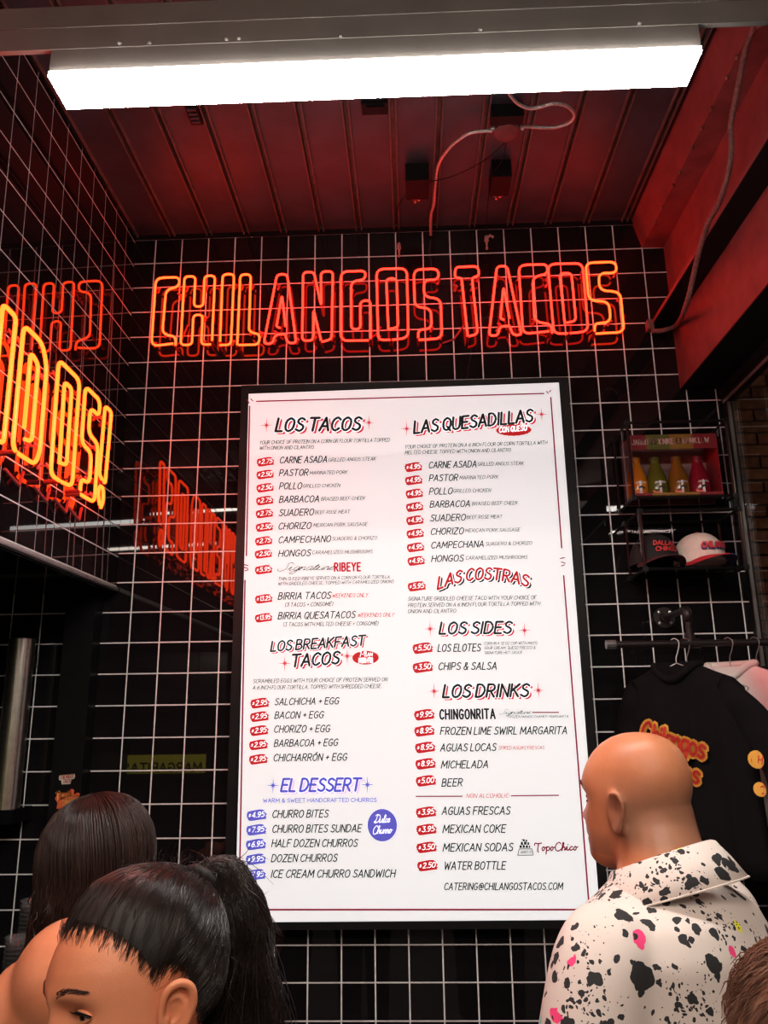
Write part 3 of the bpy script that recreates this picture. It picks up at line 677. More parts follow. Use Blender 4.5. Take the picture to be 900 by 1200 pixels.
for y in (-3.4, -4.3, -5.5, -7.0, -8.2): b.tube([tl(y, 10.3, .38), tl(y - .3, 10.75, .3), tl(y - .9, 10.5, .38)], .005, 6)
b.build('cable', mat('red lead cable', (.25, .03, .03)), sign2)
rebase(sign2)

# ================================================================ PROPS ON THE BACK WALL
def ony(px, py, y):
    v = at(px, py, 1.0) - CAM; return CAM + v * ((y * T - CAM.y) / v.y)
def onj(px, py, j):
    v = at(px, py, 1.0) - CAM; return CAM + v * ((Z0 - j * T - CAM.z) / v.z)
def onx(px, py, i):
    v = at(px, py, 1.0) - CAM; return CAM + v * ((i * T - CAM.x) / v.x)
def bar(a, b, r=.0055):
    a = Vector(a); b = Vector(b); return MB().tube([a, b], r, 4)
M_acr = thin_glass('clear acrylic', (.80, .76, .78), 1.49)
def shelf_box(x0, x1, j0, j1, yb, yf, label, name='display_shelf'):
    t = empty(name, W((x0 + x1) / 2, yb, j1), label, 'shelf', 'display shelves on the tiled wall')
    P = lambda i, y, j: W(i, y, j)
    for y in (yb, yf):
        for j in (j0, j1): bar(P(x0, y, j), P(x1, y, j)).build('frame_bar', M_blackm, t)
        for x in (x0, x1): bar(P(x, y, j0), P(x, y, j1)).build('frame_bar', M_blackm, t)
    for x in (x0, x1):
        for j in (j0, j1): bar(P(x, yb, j), P(x, yf, j)).build('frame_bar', M_blackm, t)
    for x in (x0, x1):
        for y in (yb, yf):
            for j in (j0, j1):
                c = P(x, y, j); MB().box(c - Vector((.008, .008, .008)), c + Vector((.008, .008, .008))).build('corner_joint', M_blackm, t)
    e = .03
    MB().box(P(x0 + .06, yf + .05, j1 - .05), P(x1 - .06, yb - .03, j1 - .09)).build('shelf_pane', M_acr, t)
    MB().box(P(x0 - .01, yf + .07, j0 + .05), P(x0 + .01, yb - .07, j1 - .05)).build('side_pane', M_acr, t)
    MB().box(P(x1 - .01, yf + .07, j0 + .05), P(x1 + .01, yb - .07, j1 - .05)).build('side_pane', M_acr, t)
    MB().box(P(x0 + .06, yb + .03, j0 + .05), P(x1 - .06, yb + .05, j1 - .05)).build('back_pane', M_acr, t)
    rebase(t); return t
YF = -1.75
a = ony(734.5, 495.6, YF); b_ = ony(857, 581, YF)
ux0, uj0, ux1, uj1 = a.x / T, (Z0 - a.z) / T, ony(856, 540, YF).x / T, (Z0 - b_.z) / T
shelf_box(ux0, ux1, uj0, uj1, -.1, YF, 'upper black framed display shelf with the boxed drink bottles')
a = ony(746, 599, YF); b_ = ony(875, 664.7, YF)
lx0, lj0, lx1, lj1 = a.x / T + .1, (Z0 - a.z) / T, ony(870, 630, YF).x / T, (Z0 - b_.z) / T
shelf_box(lx0, lx1, lj0, lj1, -.1, YF, 'lower black framed display shelf holding two caps')
# ---- open carton with four bottles
cr, cg, co, cw = [mat('carton ' + n, c, .55, noise=.08) for n, c in (('red', (.24, .012, .02)), ('green', (.13, .13, .02)), ('orange', (.30, .15, .02)), ('pale', (.28, .14, .13)))]
bx0, bx1, by0, by1 = ux0 + .12, ux0 + 3.05, -1.45, -.35
bj1 = uj1 - .1; bj0 = uj0 + .22
dx = (bx1 - bx0)
carton = empty('bottle_carton', W((bx0 + bx1) / 2, -.9, bj1), 'open red, green and orange carton with a lettered header', 'carton')
MB().box(W(bx0, by1, bj0), W(bx1, by1 + .03, bj1)).build('back_panel', cw, carton)
MB().box(W(bx0, by1 - .01, bj0 - .1), W(bx1 + .15, by1 + .02, bj0 + .16)).build('top_flap', cr, carton)
hj0 = (Z0 - ony(742, 510, -1.42).z) / T; hj1 = (Z0 - ony(742, 527, -1.42).z) / T
hx0 = ony(739.3, 518, -1.42).x / T; hx1 = ony(839.4, 518, -1.42).x / T
xs = [hx0 + (hx1 - hx0) * q for q in (0, .18, .45, .725, 1.0)]
for q, m_ in enumerate((cr, cg, co, cr)):
    MB().box(W(xs[q], -1.42, hj0), W(xs[q + 1], -1.38, hj1)).build('header_panel', m_, carton)
    MB().box(W(xs[q], -1.50, bj1 - .12), W(xs[q + 1], -1.46, bj1)).build('tray_edge', (cr, co, co, cr)[q], carton)
    MB().box(W(xs[q], -1.46, bj1 - .03), W(xs[q + 1], by1, bj1)).build('tray_base', (cr, cg, co, cr)[q], carton)
MB().box(W(hx0 - .02, -1.42, hj0), W(hx0, by1, bj1)).build('side_panel', cw, carton)
MB().box(W(hx1, -1.42, hj0), W(hx1 + .02, by1, bj1)).build('side_panel', cr, carton)
tc = lambda u, v, off: W(u, -1.42 - off, -v)
M_hl = mat('header lettering', (.75, .45, .42), .6)
sx0 = hx0 + .03; sx1 = hx0 + (hx1 - hx0) * .91; jb = hj0 + (hj1 - hj0) * .68
text_mb('JARRITOS X NIKE SB DUNK LOW', sx0, -jb, sx1, -jb + .03, .17, tc, .01, weight=.2, slant=.08).build('lettering', M_hl, carton)
rebase(carton)
bot_h = (bj1 - hj1 - .0) * T + .028
prof = [(0, 0), (.024, 0), (.028, .004), (.0285, .03), (.0285, .06), (.025, .085), (.019, .112), (.0135, .135), (.0125, .150), (.0135, .152), (.0135, .158), (0, .158)]
M_label = mat('white bottle label', (.75, .70, .70), .6); M_sw = mat('pale red swoosh', (.72, .16, .12), .6); M_blkink = mat('black ink', (.01, .01, .01), .6)
for q, (n, c, lab) in enumerate([('orange', (.60, .17, .01), 'orange drink bottle, leftmost in the carton behind the shelf post'), ('green', (.10, .095, .012), 'olive green drink bottle, second from left in the carton'), ('amber', (.20, .08, .01), 'amber drink bottle, third from left in the carton'), ('red', (.20, .008, .02), 'dark red drink bottle, rightmost in the carton')]):
    px = (747.5, 770.6, 796, 820.6)[q]
    c0 = ony(px, 575, -1.15); c0.z = Z0 - (bj1 - .03) * T + .0005
    t = empty('soda_bottle', c0, lab, 'bottle', 'soda bottles in the carton')
    k = .142 / .158
    MB().lathe(c0, [(r * 1.3, z * k) for r, z in prof], 20).build('bottle_body', mat('soda glass ' + n, c, .12, spec=.5, noise=.08), t, True)
    MB().cyl(c0 + Vector((0, 0, .139)), c0 + Vector((0, 0, .148)), .0185, .0175, 14).build('crown_cap', mat('soda crown ' + n, tuple(x * .8 for x in c), .4, metal=.2, noise=.1), t)
    cyl = lambda u, v, off, c0=c0: c0 + Vector((math.sin(u / .0285) * (.0375 + off), -math.cos(u / .0285) * (.0375 + off), v))
    b = MB(); ribbon(b, [(0, .006), (0, .052)], .006, cyl, .0002); b.build('label_stripe', M_label, t)
    b = MB(); sw = [(-.021, .016), (-.012, .008), (.0, .012), (.024, .027), (.0, .0175), (-.012, .015), (-.018, .022)]
    b.add([cyl(u, v, .0006) for u, v in sw], [(0, 1, 6), (1, 5, 6), (1, 2, 4, 5), (2, 3, 4)]); b.build('swoosh_mark', M_sw, t)
    b = MB(); ribbon(b, [(-.004, .03), (.003, .034), (.010, .028)], .006, cyl, .0008); b.build('label_figure', M_blkink, t)
    text_mb('JARRITOS', -.014, .046, .016, .046, .006, cyl, .0005, weight=.16).build('label_lettering', M_label, t)
    rebase(t)
# ---- caps
def cap(c, yaw, m_dome, m_bill, m_bill2, label, lines, scale=1.0):
    t = empty('baseball_cap', c, label, 'cap', None)
    R_ = Matrix.Rotation(yaw, 4, 'Z'); S = scale
    tr = lambda x, y, z: c + R_ @ Vector((x * S, y * S, z * S))
    b = MB(); n, mm = 24, 9; v = []; f = []
    for a in range(mm + 1):
        th = a / mm * PI / 2 * .98
        for q in range(n):
            an = 2 * PI * q / n; k = 1 + .012 * math.cos(6 * an)
            y = -math.cos(an) * .096 * math.sin(th) ** .8 * k; x = math.sin(an) * .082 * math.sin(th) ** .8 * k
            z = .115 * math.cos(th) ** .85 if math.cos(th) > 0 else 0
            v.append(tr(x, y, z))
    for a in range(mm):
        for q in range(n): w = (q + 1) % n; f.append((a * n + q, a * n + w, (a + 1) * n + w, (a + 1) * n + q))
    f.append(tuple(range(n)))
    b.add(v, f).build('crown', m_dome, t, True)
    MB().lathe(tr(0, 0, .115), [(.008 * S, -.002), (.007 * S, .004), (0, .006)], 10).build('top_button', m_bill, t, True)
    for side, m_ in ((0, m_bill), (1, m_bill2)):
        b = MB(); v = []; nn = 12
        for layer in (0, .004):
            for a in range(nn + 1):
                u = -1 + 2 * a / nn if side == 0 else 0
                u = (a / nn - 1 if side == 0 else a / nn); an = u * 1.25
                x0_, y0_ = math.sin(an) * .080, -math.cos(an) * .092
                L = .072 * math.cos(u * PI / 2 * .92) ** .6 + .001
                z0 = -.002 + .022 * math.cos(u * PI / 2) - .0
                v.append(tr(x0_, y0_, z0 + layer)); v.append(tr(x0_ * 1.03, y0_ - L, z0 - .010 + layer))
        m1 = 2 * (nn + 1); f = []
        for a in range(nn):
            k = 2 * a; f.append((k, k + 2, k + 3, k + 1)); f.append((m1 + k, m1 + k + 1, m1 + k + 3, m1 + k + 2)); f.append((k + 1, k + 3, m1 + k + 3, m1 + k + 1))
        b.add(v, f).build('bill', m_, t, True)
    front = lambda u, v, off: tr(math.sin(u / .082) * (.083 + off) * math.cos(max(0, v - .03) * 6.5) , -math.cos(u / .082) * (.0975 + off) * math.cos(max(0, v - .03) * 6.6), v)
    for (s, u0, v0, u1, v1, h, m_, wt, dd) in lines:
        text_mb(s, u0, v0, u1, v1, h, front, dd, weight=wt, slant=.1).build('front_lettering', m_, t)
    rebase(t); return t
M_redp = mat('red embroidery', (.62, .04, .04), .7); M_bluep = mat('navy embroidery', (.03, .03, .16), .7)
zc = Z0 - (lj1 - .09) * T + .012
p = ony(821, 660, -1.0); c2 = Vector((p.x, -.105, zc))
cap(c2, .25, mat('cream cap twill', (.78, .62, .55), .8, noise=.06, nscale=60), mat('red cap twill', (.50, .02, .03), .75, noise=.08), mat('navy cap twill', (.03, .025, .10), .75, noise=.08), 'cream baseball cap with red and navy bill on lower shelf',
    [('CHILANGO', -.046, .043, .046, .046, .020, M_bluep, .26, .0012), ('CHILANGO', -.044, .047, .048, .050, .020, M_redp, .22, .0026)])
p = ony(768, 660, -1.0); c1 = Vector((p.x, -.10, zc))
cap(c1, .10, mat('black cap twill', (.012, .010, .011), .8, noise=.1, nscale=60), mat('maroon bill twill', (.05, .008, .01), .75, noise=.1), mat('maroon bill twill', (.05, .008, .01)), 'black baseball cap with red lettering and maroon bill on lower shelf',
    [('DALLAS', -.036, .062, .036, .058, .014, M_redp, .24, .002), ('CHINGO', -.030, .040, .044, .040, .014, M_redp, .24, .002)])
# ---- pipe rail
M_pipe = mat('black iron pipe', (.014, .009, .009), .45, metal=.2, noise=.3, nscale=40, bump=.15)
fl = ony(778.5, 724, -.02); yr = -2.15
rail = empty('pipe_rail', fl, 'black iron pipe clothes rail on a round wall flange', 'rail')
el = Vector((fl.x, yr * T, fl.z)); zr = ony(806, 754, yr).z; xl = ony(713, 753, yr).x
MB().cyl(fl + Vector((0, .002, 0)), fl + Vector((0, -.006, 0)), .037, .037, 28).cyl(fl + Vector((0, -.004, 0)), fl + Vector((0, -.02, 0)), .019, .016, 20).build('flange', M_pipe, rail)
for q in range(4):
    an = PI / 4 + q * PI / 2; c = fl + Vector((math.cos(an) * .027, -.006, math.sin(an) * .027)); MB().lathe(c, [(.0055, 0), (.005, -.003), (0, -.0045)], 10, ax='y').build('screw', M_steel, rail)
MB().tube([fl + Vector((0, -.01, 0)), el + Vector((0, .03, 0))], .0105, 14).build('arm', M_pipe, rail)
MB().tube(round_path([el + Vector((0, .04, 0)), el, el + Vector((0, 0, -.04))], .02, 5), .0145, 14).build('elbow', M_pipe, rail, True)
MB().tube([el + Vector((0, 0, -.03)), Vector((el.x, el.y, zr))], .0105, 14).build('drop', M_pipe, rail)
MB().tube([Vector((el.x - .03, el.y, zr)), Vector((el.x + .03, el.y, zr))], .0155, 14).cyl((el.x, el.y, zr), (el.x, el.y, zr + .032), .0155, n=14).build('tee', M_pipe, rail)
MB().tube([Vector((xl, el.y, zr)), Vector((20.1 * T, el.y, zr))], .0112, 14).build('rail_pipe', M_pipe, rail)
MB().tube([Vector((xl - .008, el.y, zr)), Vector((xl + .022, el.y, zr))], .0150, 10).build('end_cap', mat('worn iron cap', (.16, .15, .15), .4, metal=.5, noise=.2), rail)
rebase(rail)
# ---- hangers and garments
M_wire = mat('white coated wire', (.75, .73, .73), .35, noise=.05); M_dwire = mat('dull steel wire', (.30, .28, .28), .35, metal=.6, noise=.1)
def hanger(x, yaw, m, label, drop=.062, w=.20):
    c = Vector((x, el.y, zr)); R_ = Matrix.Rotation(yaw, 4, 'Z'); L = lambda a, z, d=0: c + R_ @ Vector((a, d, z))
    t = empty('wire_hanger', L(0, .013), label, 'hanger', 'wire hangers on the pipe rail')
    hook = [L(-.0165, -.004), L(-.014, .009), L(0, .0165), L(.014, .009), L(.0165, -.004), L(.010, -.025), L(.001, -.045), L(0, -drop)]
    MB().tube(spline(hook, 5), .0016, 6).build('hook', m, t, True)
    MB().tube(round_path([L(0, -drop), L(w, -drop - .075), L(w - .01, -drop - .085), L(-w + .01, -drop - .085), L(-w, -drop - .075), L(0, -drop)], .012, 4), .0016, 6).build('shoulder_wire', m, t, True)
    rebase(t); return c, R_, drop
def cloth(name, outline_rows, c, R_, m, parent, thick=.035, seed=1, amp=.008, nx=26, neck=None):
    """closed garment shape: rows of (z, left, right); front and back sheets with hanging folds"""
    rnd = random.Random(seed); ph = [rnd.uniform(0, 6.28) for _ in range(6)]; rows = []
    for a in range(len(outline_rows) - 1):
        z0, l0, r0 = outline_rows[a]; z1, l1, r1 = outline_rows[a + 1]
        for q in range(4): k = q / 4; rows.append((z0 + (z1 - z0) * k, l0 + (l1 - l0) * k, r0 + (r1 - r0) * k))
    rows.append(outline_rows[-1]); v = []; f = []; M_ = nx + 1
    ztop = rows[0][0]; zlen = ztop - rows[-1][0]
    for sgn in (-1, 1):
        for z, l, r in rows:
            fz = min(1, (ztop - z) / (zlen * .5))
            for q in range(M_):
                u = q / nx; x = l + (r - l) * u; e = math.sin(PI * min(max(u, .0), 1)) ** .5
                fold = amp * fz * (math.sin(x * 62 + ph[0] + z * 3) + .6 * math.sin(x * 110 + ph[1] - z * 5) + .5 * math.sin(x * 31 + z * 9 + ph[2]))
                v.append(c + R_ @ Vector((x, sgn * thick * .5 * e + fold * e, z)))
    nr = len(rows); off = nr * M_
    for a in range(nr - 1):
        for q in range(nx):
            k = a * M_ + q; f.append((k, k + 1, k + M_ + 1, k + M_)); f.append((off + k, off + k + M_, off + k + M_ + 1, off + k + 1))
        k = a * M_; f.append((k, k + M_, off + k + M_, off + k)); k += nx; f.append((k, off + k, off + k + M_, k + M_))
    for q in range(nx):
        f.append((q, off + q, off + q + 1, q + 1)); k = (nr - 1) * M_ + q; f.append((k, k + 1, off + k + 1, off + k))
    return link(name, v, f, m, parent, True)
def ring_collar(c, R_, w, d, m, parent, z, thick=.012, name='collar'):
    pts = []
    for q in range(28):
        an = 2 * PI * q / 28; x = w * math.cos(an); y = d * math.sin(an)
        zz = z - (.5 - .5 * math.sin(an)) * 0 - .045 * max(0, -math.sin(an)) * (1 - abs(math.cos(an)) ** 2) + .006
        pts.append(c + R_ @ Vector((x, y, zz)))
    return MB().tube(pts, thick, 8, closed=True).build(name, m, parent, True)
M_tee = mat('black cotton jersey', (.0038, .0036, .0042), .85, noise=.15, nscale=90, bump=.1, spec=.2)
M_pinks = None
def garment_mat(name, c1, c2, sc=3.0):
    m = mat(name, c1, .85); nt = m.node_tree; b = nt.nodes['Principled BSDF']; tc_ = nt.nodes.new('ShaderNodeTexCoord'); nz = nt.nodes.new('ShaderNodeTexNoise'); nz.inputs['Scale'].default_value = sc; r = nt.nodes.new('ShaderNodeValToRGB')
    r.color_ramp.elements[0].position = .42; r.color_ramp.elements[1].position = .6; r.color_ramp.elements[0].color = (*c1, 1); r.color_ramp.elements[1].color = (*c2, 1)
    nt.links.new(tc_.outputs['Object'], nz.inputs['Vector']); nt.links.new(nz.outputs['Fac'], r.inputs['Fac']); nt.links.new(r.outputs['Color'], b.inputs['Base Color']); return m
M_pinks = garment_mat('pink and cream dyed jersey', (.78, .36, .36), (.70, .66, .62))
xa = ony(790, 752, yr).x
yaw1 = -.92
hc, hR, dr = hanger(xa, yaw1, M_wire, 'white wire hanger through the black printed shirt')
t = empty('black_shirt', hc + Vector((0, 0, -.07)), 'black long sleeved shirt with red and yellow script logo', 'shirt')
z0 = -dr - .012
cz = hc
cloth('body', [(z0 + .002, -.085, .085), (z0 - .018, -.13, .13), (z0 - .04, -.19, .19), (z0 - .07, -.222, .222), (z0 - .14, -.232, .232), (z0 - .25, -.235, .235), (z0 - .40, -.238, .238), (z0 - .60, -.242, .245)], hc, hR, M_tee, t, .05, 3)
def sleeve(side, c, R_, m, parent, z0, L=.52, w=.065, out=.12, seed=5, sx=.19):
    """flat hanging sleeve, oval in section, with crumples"""
    v = []; f = []; n, N = 18, 26
    for a in range(N + 1):
        k = a / N; cx = side * (sx - .035 + (out + .035) * math.sin(min(1, k * 1.25) * PI / 2)); cz_ = z0 - .05 - L * k
        wx = w * (.30 + .70 * min(1, k * 4.5)) * (1 - .30 * k) * (1 + .04 * math.sin(k * 23 + seed)); wy = wx * .48 * (1 + .12 * math.sin(k * 31 + seed * 2))
        for q in range(n):
            an = 2 * PI * q / n; rr = 1 + .06 * math.sin(3 * an + k * 14 + seed)
            v.append(c + R_ @ Vector((cx + wx * rr * math.cos(an), -.004 + wy * rr * math.sin(an) + .010 * math.sin(k * 9 + seed), cz_ + .02 * math.cos(an) * side * (1 - k))))
    for a in range(N):
        for q in range(n): w_ = (q + 1) % n; f.append((a * n + q, a * n + w_, (a + 1) * n + w_, (a + 1) * n + q))
    f.append(tuple(range(n))); f.append(tuple(N * n + q for q in range(n)))
    return link('sleeve', v, f, m, parent, True)
sleeve(1, hc, hR, M_tee, t, z0, .46, .060, .13); sleeve(-1, hc, hR, M_tee, t, z0, .44, .058, .05)
ring_collar(hc, hR, .082, .034, M_tee, t, z0 + .0)
lt = lambda u, v, off: hc + hR @ Vector((u, -.036 - off, v))
M_yel = mat('yellow print', (.90, .50, .08), .6); M_rpr = mat('red print', (.72, .05, .03), .6); M_cream = mat('cream print edge', (.85, .75, .55), .6)
def logo(s, u0, v0, u1, v1, h, to3, parent, w=.2, **k):
    o = text_mb(s, u0, v0, u1, v1, h, to3, .0, weight=w * 2.7, **k).build('logo_backing', M_yel, parent)
    text_mb(s, u0, v0, u1, v1, h, to3, .002, weight=w, **k).build('logo_lettering', M_rpr, o)
LOWER = {'l': '.4,6 .4,0', 'a': 's 2.6,3.6 1,3.9 .3,2 1,.1 2.6,.6|2.7,3.9 2.7,0', 'n': '.2,0 .3,3.8|s .3,2.4 1.6,3.9 2.6,3 2.7,0', 'g': 's 2.6,3.6 1,3.9 .3,2 1,.3 2.6,.9|s 2.7,3.9 2.7,-1.4 1.2,-2.2 .2,-1.4', 'o': 's 1.5,3.9 .3,2.8 .4,.9 1.6,0 2.8,1 2.8,2.9 1.5,3.9', 's': 's 2.6,3.3 1.5,3.95 .5,3.2 .9,2.3 2,1.7 2.5,.9 1.5,0 .3,.6', 'c': 's 2.6,3.3 1.4,3.9 .3,2 1.3,0 2.6,.7', 'i': '.3,3.6 .3,0|.3,5 .4,5.4', 'h': '.3,6 .3,0|s .3,2.6 1.6,3.9 2.6,3 2.7,0', 'C': SG['C'], 'T': 's 0,5.6 2,6.2 4.4,5.8|2.2,6 1.9,0'}
logo('Chilangos', -.135, z0 - .222, .085, z0 - .276, .056, lt, t, .17, tab=LOWER, gap=.55, slant=.05)
logo('Tacos', -.095, z0 - .318, .058, z0 - .350, .052, lt, t, .17, tab=LOWER, gap=.55, slant=.05)
o = MB().box(hc + hR @ Vector((-.014, .012, z0 - .012)), hc + hR @ Vector((.014, .014, z0 - .024))).build('neck_label', mat('white label print', (.6, .58, .58), .6), t)
for (zz, s, rr) in ((-.345, 'CH', .024), (-.425, 'C', .019)):
    ts = lambda u, v, off, zz=zz: hc + hR @ Vector((.262 + u, -.052 - off - abs(u) * .25, zz + v))
    o = MB().add([ts(rr * math.cos(q * PI / 7), rr * 1.05 * math.sin(q * PI / 7), 0) for q in range(14)], [tuple(range(14))]).build('sleeve_print', M_yel, t)
    text_mb(s, -.016 if len(s) > 1 else -.007, -.01, .016 if len(s) > 1 else .008, -.012, .022, ts, .001, weight=.16).build('print_lettering', M_rpr, o)
rebase(t)
hanger(xa + .034, yaw1, M_dwire, 'dull wire hanger just right of the white one', .07)
xb = ony(853, 754, yr).x
yaw3 = -.92
hc3, hR3, dr3 = hanger(xb, yaw3, M_dwire, 'wire hanger through the pink and cream shirt', .075)
t = empty('pink_shirt', hc3 + Vector((0, 0, -.07)), 'pink and cream long sleeved shirt hanging behind the black one', 'shirt')
z3 = -dr3 - .002
cloth('body', [(z3, -.085, .085), (z3 - .018, -.13, .13), (z3 - .04, -.19, .19), (z3 - .07, -.215, .215), (z3 - .14, -.222, .222), (z3 - .3, -.225, .225), (z3 - .62, -.232, .232)], hc3, hR3, M_pinks, t, .06, 11, .01)
sleeve(1, hc3, hR3, M_pinks, t, z3, .50, .060, .07, 2); sleeve(-1, hc3, hR3, M_pinks, t, z3, .50, .060, .05, 4)
ring_collar(hc3, hR3, .080, .036, M_pinks, t, z3 + .002); rebase(t)
xd = ony(884, 755, yr).x
yaw4 = -.92
hc4, hR4, dr4 = hanger(xd, yaw4, M_dwire, 'wire hanger nearest the window', .075)
t = empty('dark_shirt', hc4 + Vector((0, 0, -.07)), 'plain black shirt hanging nearest the window', 'shirt')
z4 = -dr4 - .002
cloth('body', [(z4, -.085, .085), (z4 - .018, -.13, .13), (z4 - .04, -.19, .19), (z4 - .07, -.215, .215), (z4 - .3, -.225, .225), (z4 - .62, -.232, .232)], hc4, hR4, M_tee, t, .05, 17, .008)
rebase(t)

# ================================================================ CEILING FITTINGS
def cpt(px, py, j=-.85): return onj(px, py, j)
c0 = onj(594.7, 155, -.72); zt = W(0, 0, CZ).z
t = empty('junction_box', Vector((c0.x, c0.y, zt)), 'round metal junction box on the ceiling with flexible conduits', 'junction box')
MB().cyl(Vector((c0.x, c0.y, zt + .02)), c0, .043, .043, 28).build('box_body', M_paint, t)
MB().lathe(c0, [(.0445, .004), (.0445, -.001), (.035, -.004), (0, -.005)], 28).build('cover', mat('dark red painted cover', (.10, .045, .045), .5, noise=.3, nscale=30), t)
MB().box(Vector((c0.x - .06, c0.y + -.075, zt + .02)), Vector((c0.x + .045, c0.y - .035, zt - .05))).build('back_box', M_black, t)
for s_ in (-1, 1): MB().cyl(Vector((c0.x + s_ * .04, c0.y, c0.z + .02)), Vector((c0.x + s_ * .056, c0.y + .002, c0.z + .016)), .009, .008, 12).build('connector', M_steel, t)
rebase(t)
def flex(name, P_, r, m, label, cat, ribs=True):
    pts = spline(P_, 10); rr = [r * (1.0 + (.12 if q % 2 else -.08)) if ribs else r for q in range(len(pts))]
    return tag(MB().tube(pts, rr, 8).build(name, m, None, True), label, cat)
L_ = [(577, 153.5), (562, 154), (548, 157), (536, 165), (527, 173), (514.7, 191), (510.7, 210), (508.5, 239), (505, 252)]
flex('flexible_conduit', [cpt(x, y, -.80) for x, y in L_] + [W(10.3, -.12, -.75)], .0055, M_galv, 'grey flexible conduit looping from the junction box to the back wall', 'conduit')
L_ = [(613, 148), (635, 149.5), (652, 149), (668, 143), (673, 134), (665, 124.7), (649, 121.5), (630.7, 126), (620, 126.8), (608, 122), (601, 115), (596.5, 104.7)]
pts_ = [cpt(x, y, -.78) for x, y in L_]
flex('flexible_conduit', pts_ + [pts_[-1] + Vector((.01, -.12, -.02)), W(11.6, -14.1, 4.6)], .0055, M_galv, 'grey flexible conduit looping right from the junction box towards the lamp beam', 'conduit')
flex('thin_wire', [cpt(x, y, -.7) for x, y in [(590.7, 168), (566.7, 188.7), (532, 206), (500, 214), (482, 219), (475.5, 228.7)]] + [W(9.1, -1.9, -.6), W(9.12, -.35, -.55), W(9.12, -.3, .05)], .0016, M_black, 'thin black wire from the junction box to the left transformer', 'wire', False)
flex('thin_wire', [cpt(x, y, -.7) for x, y in [(593, 168), (588, 188.7), (577, 204.7), (573, 223)]] + [W(12.3, -.6, -.6), W(12.3, -.3, -.25)], .0016, M_black, 'thin black wire from the junction box to the right transformer', 'wire', False)
M_clipw = mat('pinkish glass end', (.45, .28, .26), .3, noise=.2, nscale=200)
for n_, (px, py, wd, lab) in enumerate([(489, 232, .085, 'black sign transformer on the ceiling, left one with hanging bulb'), (585, 228, .070, 'black sign transformer on the ceiling, right one with bent clip')]):
    c = onj(px, py, -.5); zc_ = W(0, 0, CZ).z
    t = empty('sign_transformer', Vector((c.x, c.y, zc_)), lab, 'transformer', 'sign transformers on the ceiling')
    MB().box((c.x - wd / 2, c.y - .10, zc_ + .015), (c.x + wd / 2, c.y + .01, c.z)).build('case', M_black, t)
    MB().box((c.x - .018, c.y + .008, c.z + .012), (c.x + .016, c.y + .028, zc_ - .01)).cyl((c.x - .008, c.y + .03, c.z + .03), (c.x - .008, c.y + .03, c.z + .002), .006, .004, 10).cyl((c.x + .008, c.y + .03, c.z + .03), (c.x + .006, c.y + .03, c.z + .01), .005, .004, 10).build('terminal', M_steel, t)
    rebase(t)
for x, y_, j0_, lab in [(9.12, -.3, -.15, 'small glass bulb hanging on a wire above the sign, left one'), (12.32, -.3, -.35, 'small bent clip hanging on a wire above the sign, right one')]:
    b = MB(); c = W(x, y_, j0_)
    b.lathe(c, [(.002, .024), (.006, .018), (.008, .004), (.009, -.004), (.005, -.010), (.003, -.03), (.005, -.034), (.004, -.042), (0, -.043)], 12)
    if x > 12: b.tube([c + Vector((0, 0, .005)), c + Vector((.014, -.01, .014)), c + Vector((.028, -.008, .006))], .005, 8)
    tag(b.build('hanging_clip', M_clipw, None, True), lab, 'clip')
c = onj(228, 137, -1.0)
t = empty('ceiling_bracket', Vector((c.x, c.y, zt)), 'small slotted metal bracket on the ceiling at the left', 'bracket')
MB().box((c.x - .02, c.y - .05, zt + .02), (c.x + .02, c.y + .035, zt - .018)).build('plate', M_black, t)
for q in range(4): MB().box((c.x - .014, c.y - .04 + q * .018, zt - .018), (c.x + .014, c.y - .032 + q * .018, zt - .024)).build('rung', M_paint, t)
rebase(t)
c = onj(440, 130, -1.0)
tag(MB().box((c.x - .045, c.y - .03, zt + .02), (c.x + .04, c.y + .02, zt - .014)).box((c.x - .03, c.y - .02, zt - .01), (c.x + .03, c.y + .01, zt - .02)).build('ceiling_plate', M_black), 'flat black plate on the ceiling just behind the lamp', 'plate')
# ---- braided cord hanging from the right soffit to the wall
L_ = [(886, 28), (878, 44), (872, 66), (868, 86), (863, 112), (858, 136), (856, 152), (857, 172), (854, 200), (843, 236), (830, 260), (821, 288), (816, 308), (811, 330), (804, 358), (794, 380)]
pts_ = [onx(x, y, 17.93 + (.0 if q < 14 else .0)) for q, (x, y) in enumerate(L_)]
pts_[-1] = ony(794, 380, -.75); pts_ += [ony(778, 387, -.5), ony(764, 388, -.25)]
M_cord = mat('braided red brown cord', (.20, .085, .08), .6, noise=.4, nscale=120, bump=.4)
cord = flex('braided_cord', pts_, .0088, M_cord, 'thick braided cord sagging from the right soffit to the wall', 'cord')
c = W(17.93, -.12, 3.2)
clamp = tag(MB().box(c + Vector((-.012, -.02, -.02)), c + Vector((.012, .012, .02))).build('wall_clamp', M_cord), 'square clamp holding the cord end to the wall tiles', 'clamp')
b = MB(); c = onx(888, 29, 17.9)
for q in range(5): b.tube([c + Vector((random.uniform(-.012, .012), random.uniform(-.02, .02), random.uniform(-.012, .012))) for _ in range(4)], .006, 6)
b.tube([c, c + Vector((.03, -.03, .0)), c + Vector((.05, -.05, .01))], .008, 6)
tag(b.build('cord_tie', M_cord, None, True), 'knotted tie holding the cord at the soffit edge', 'tie')

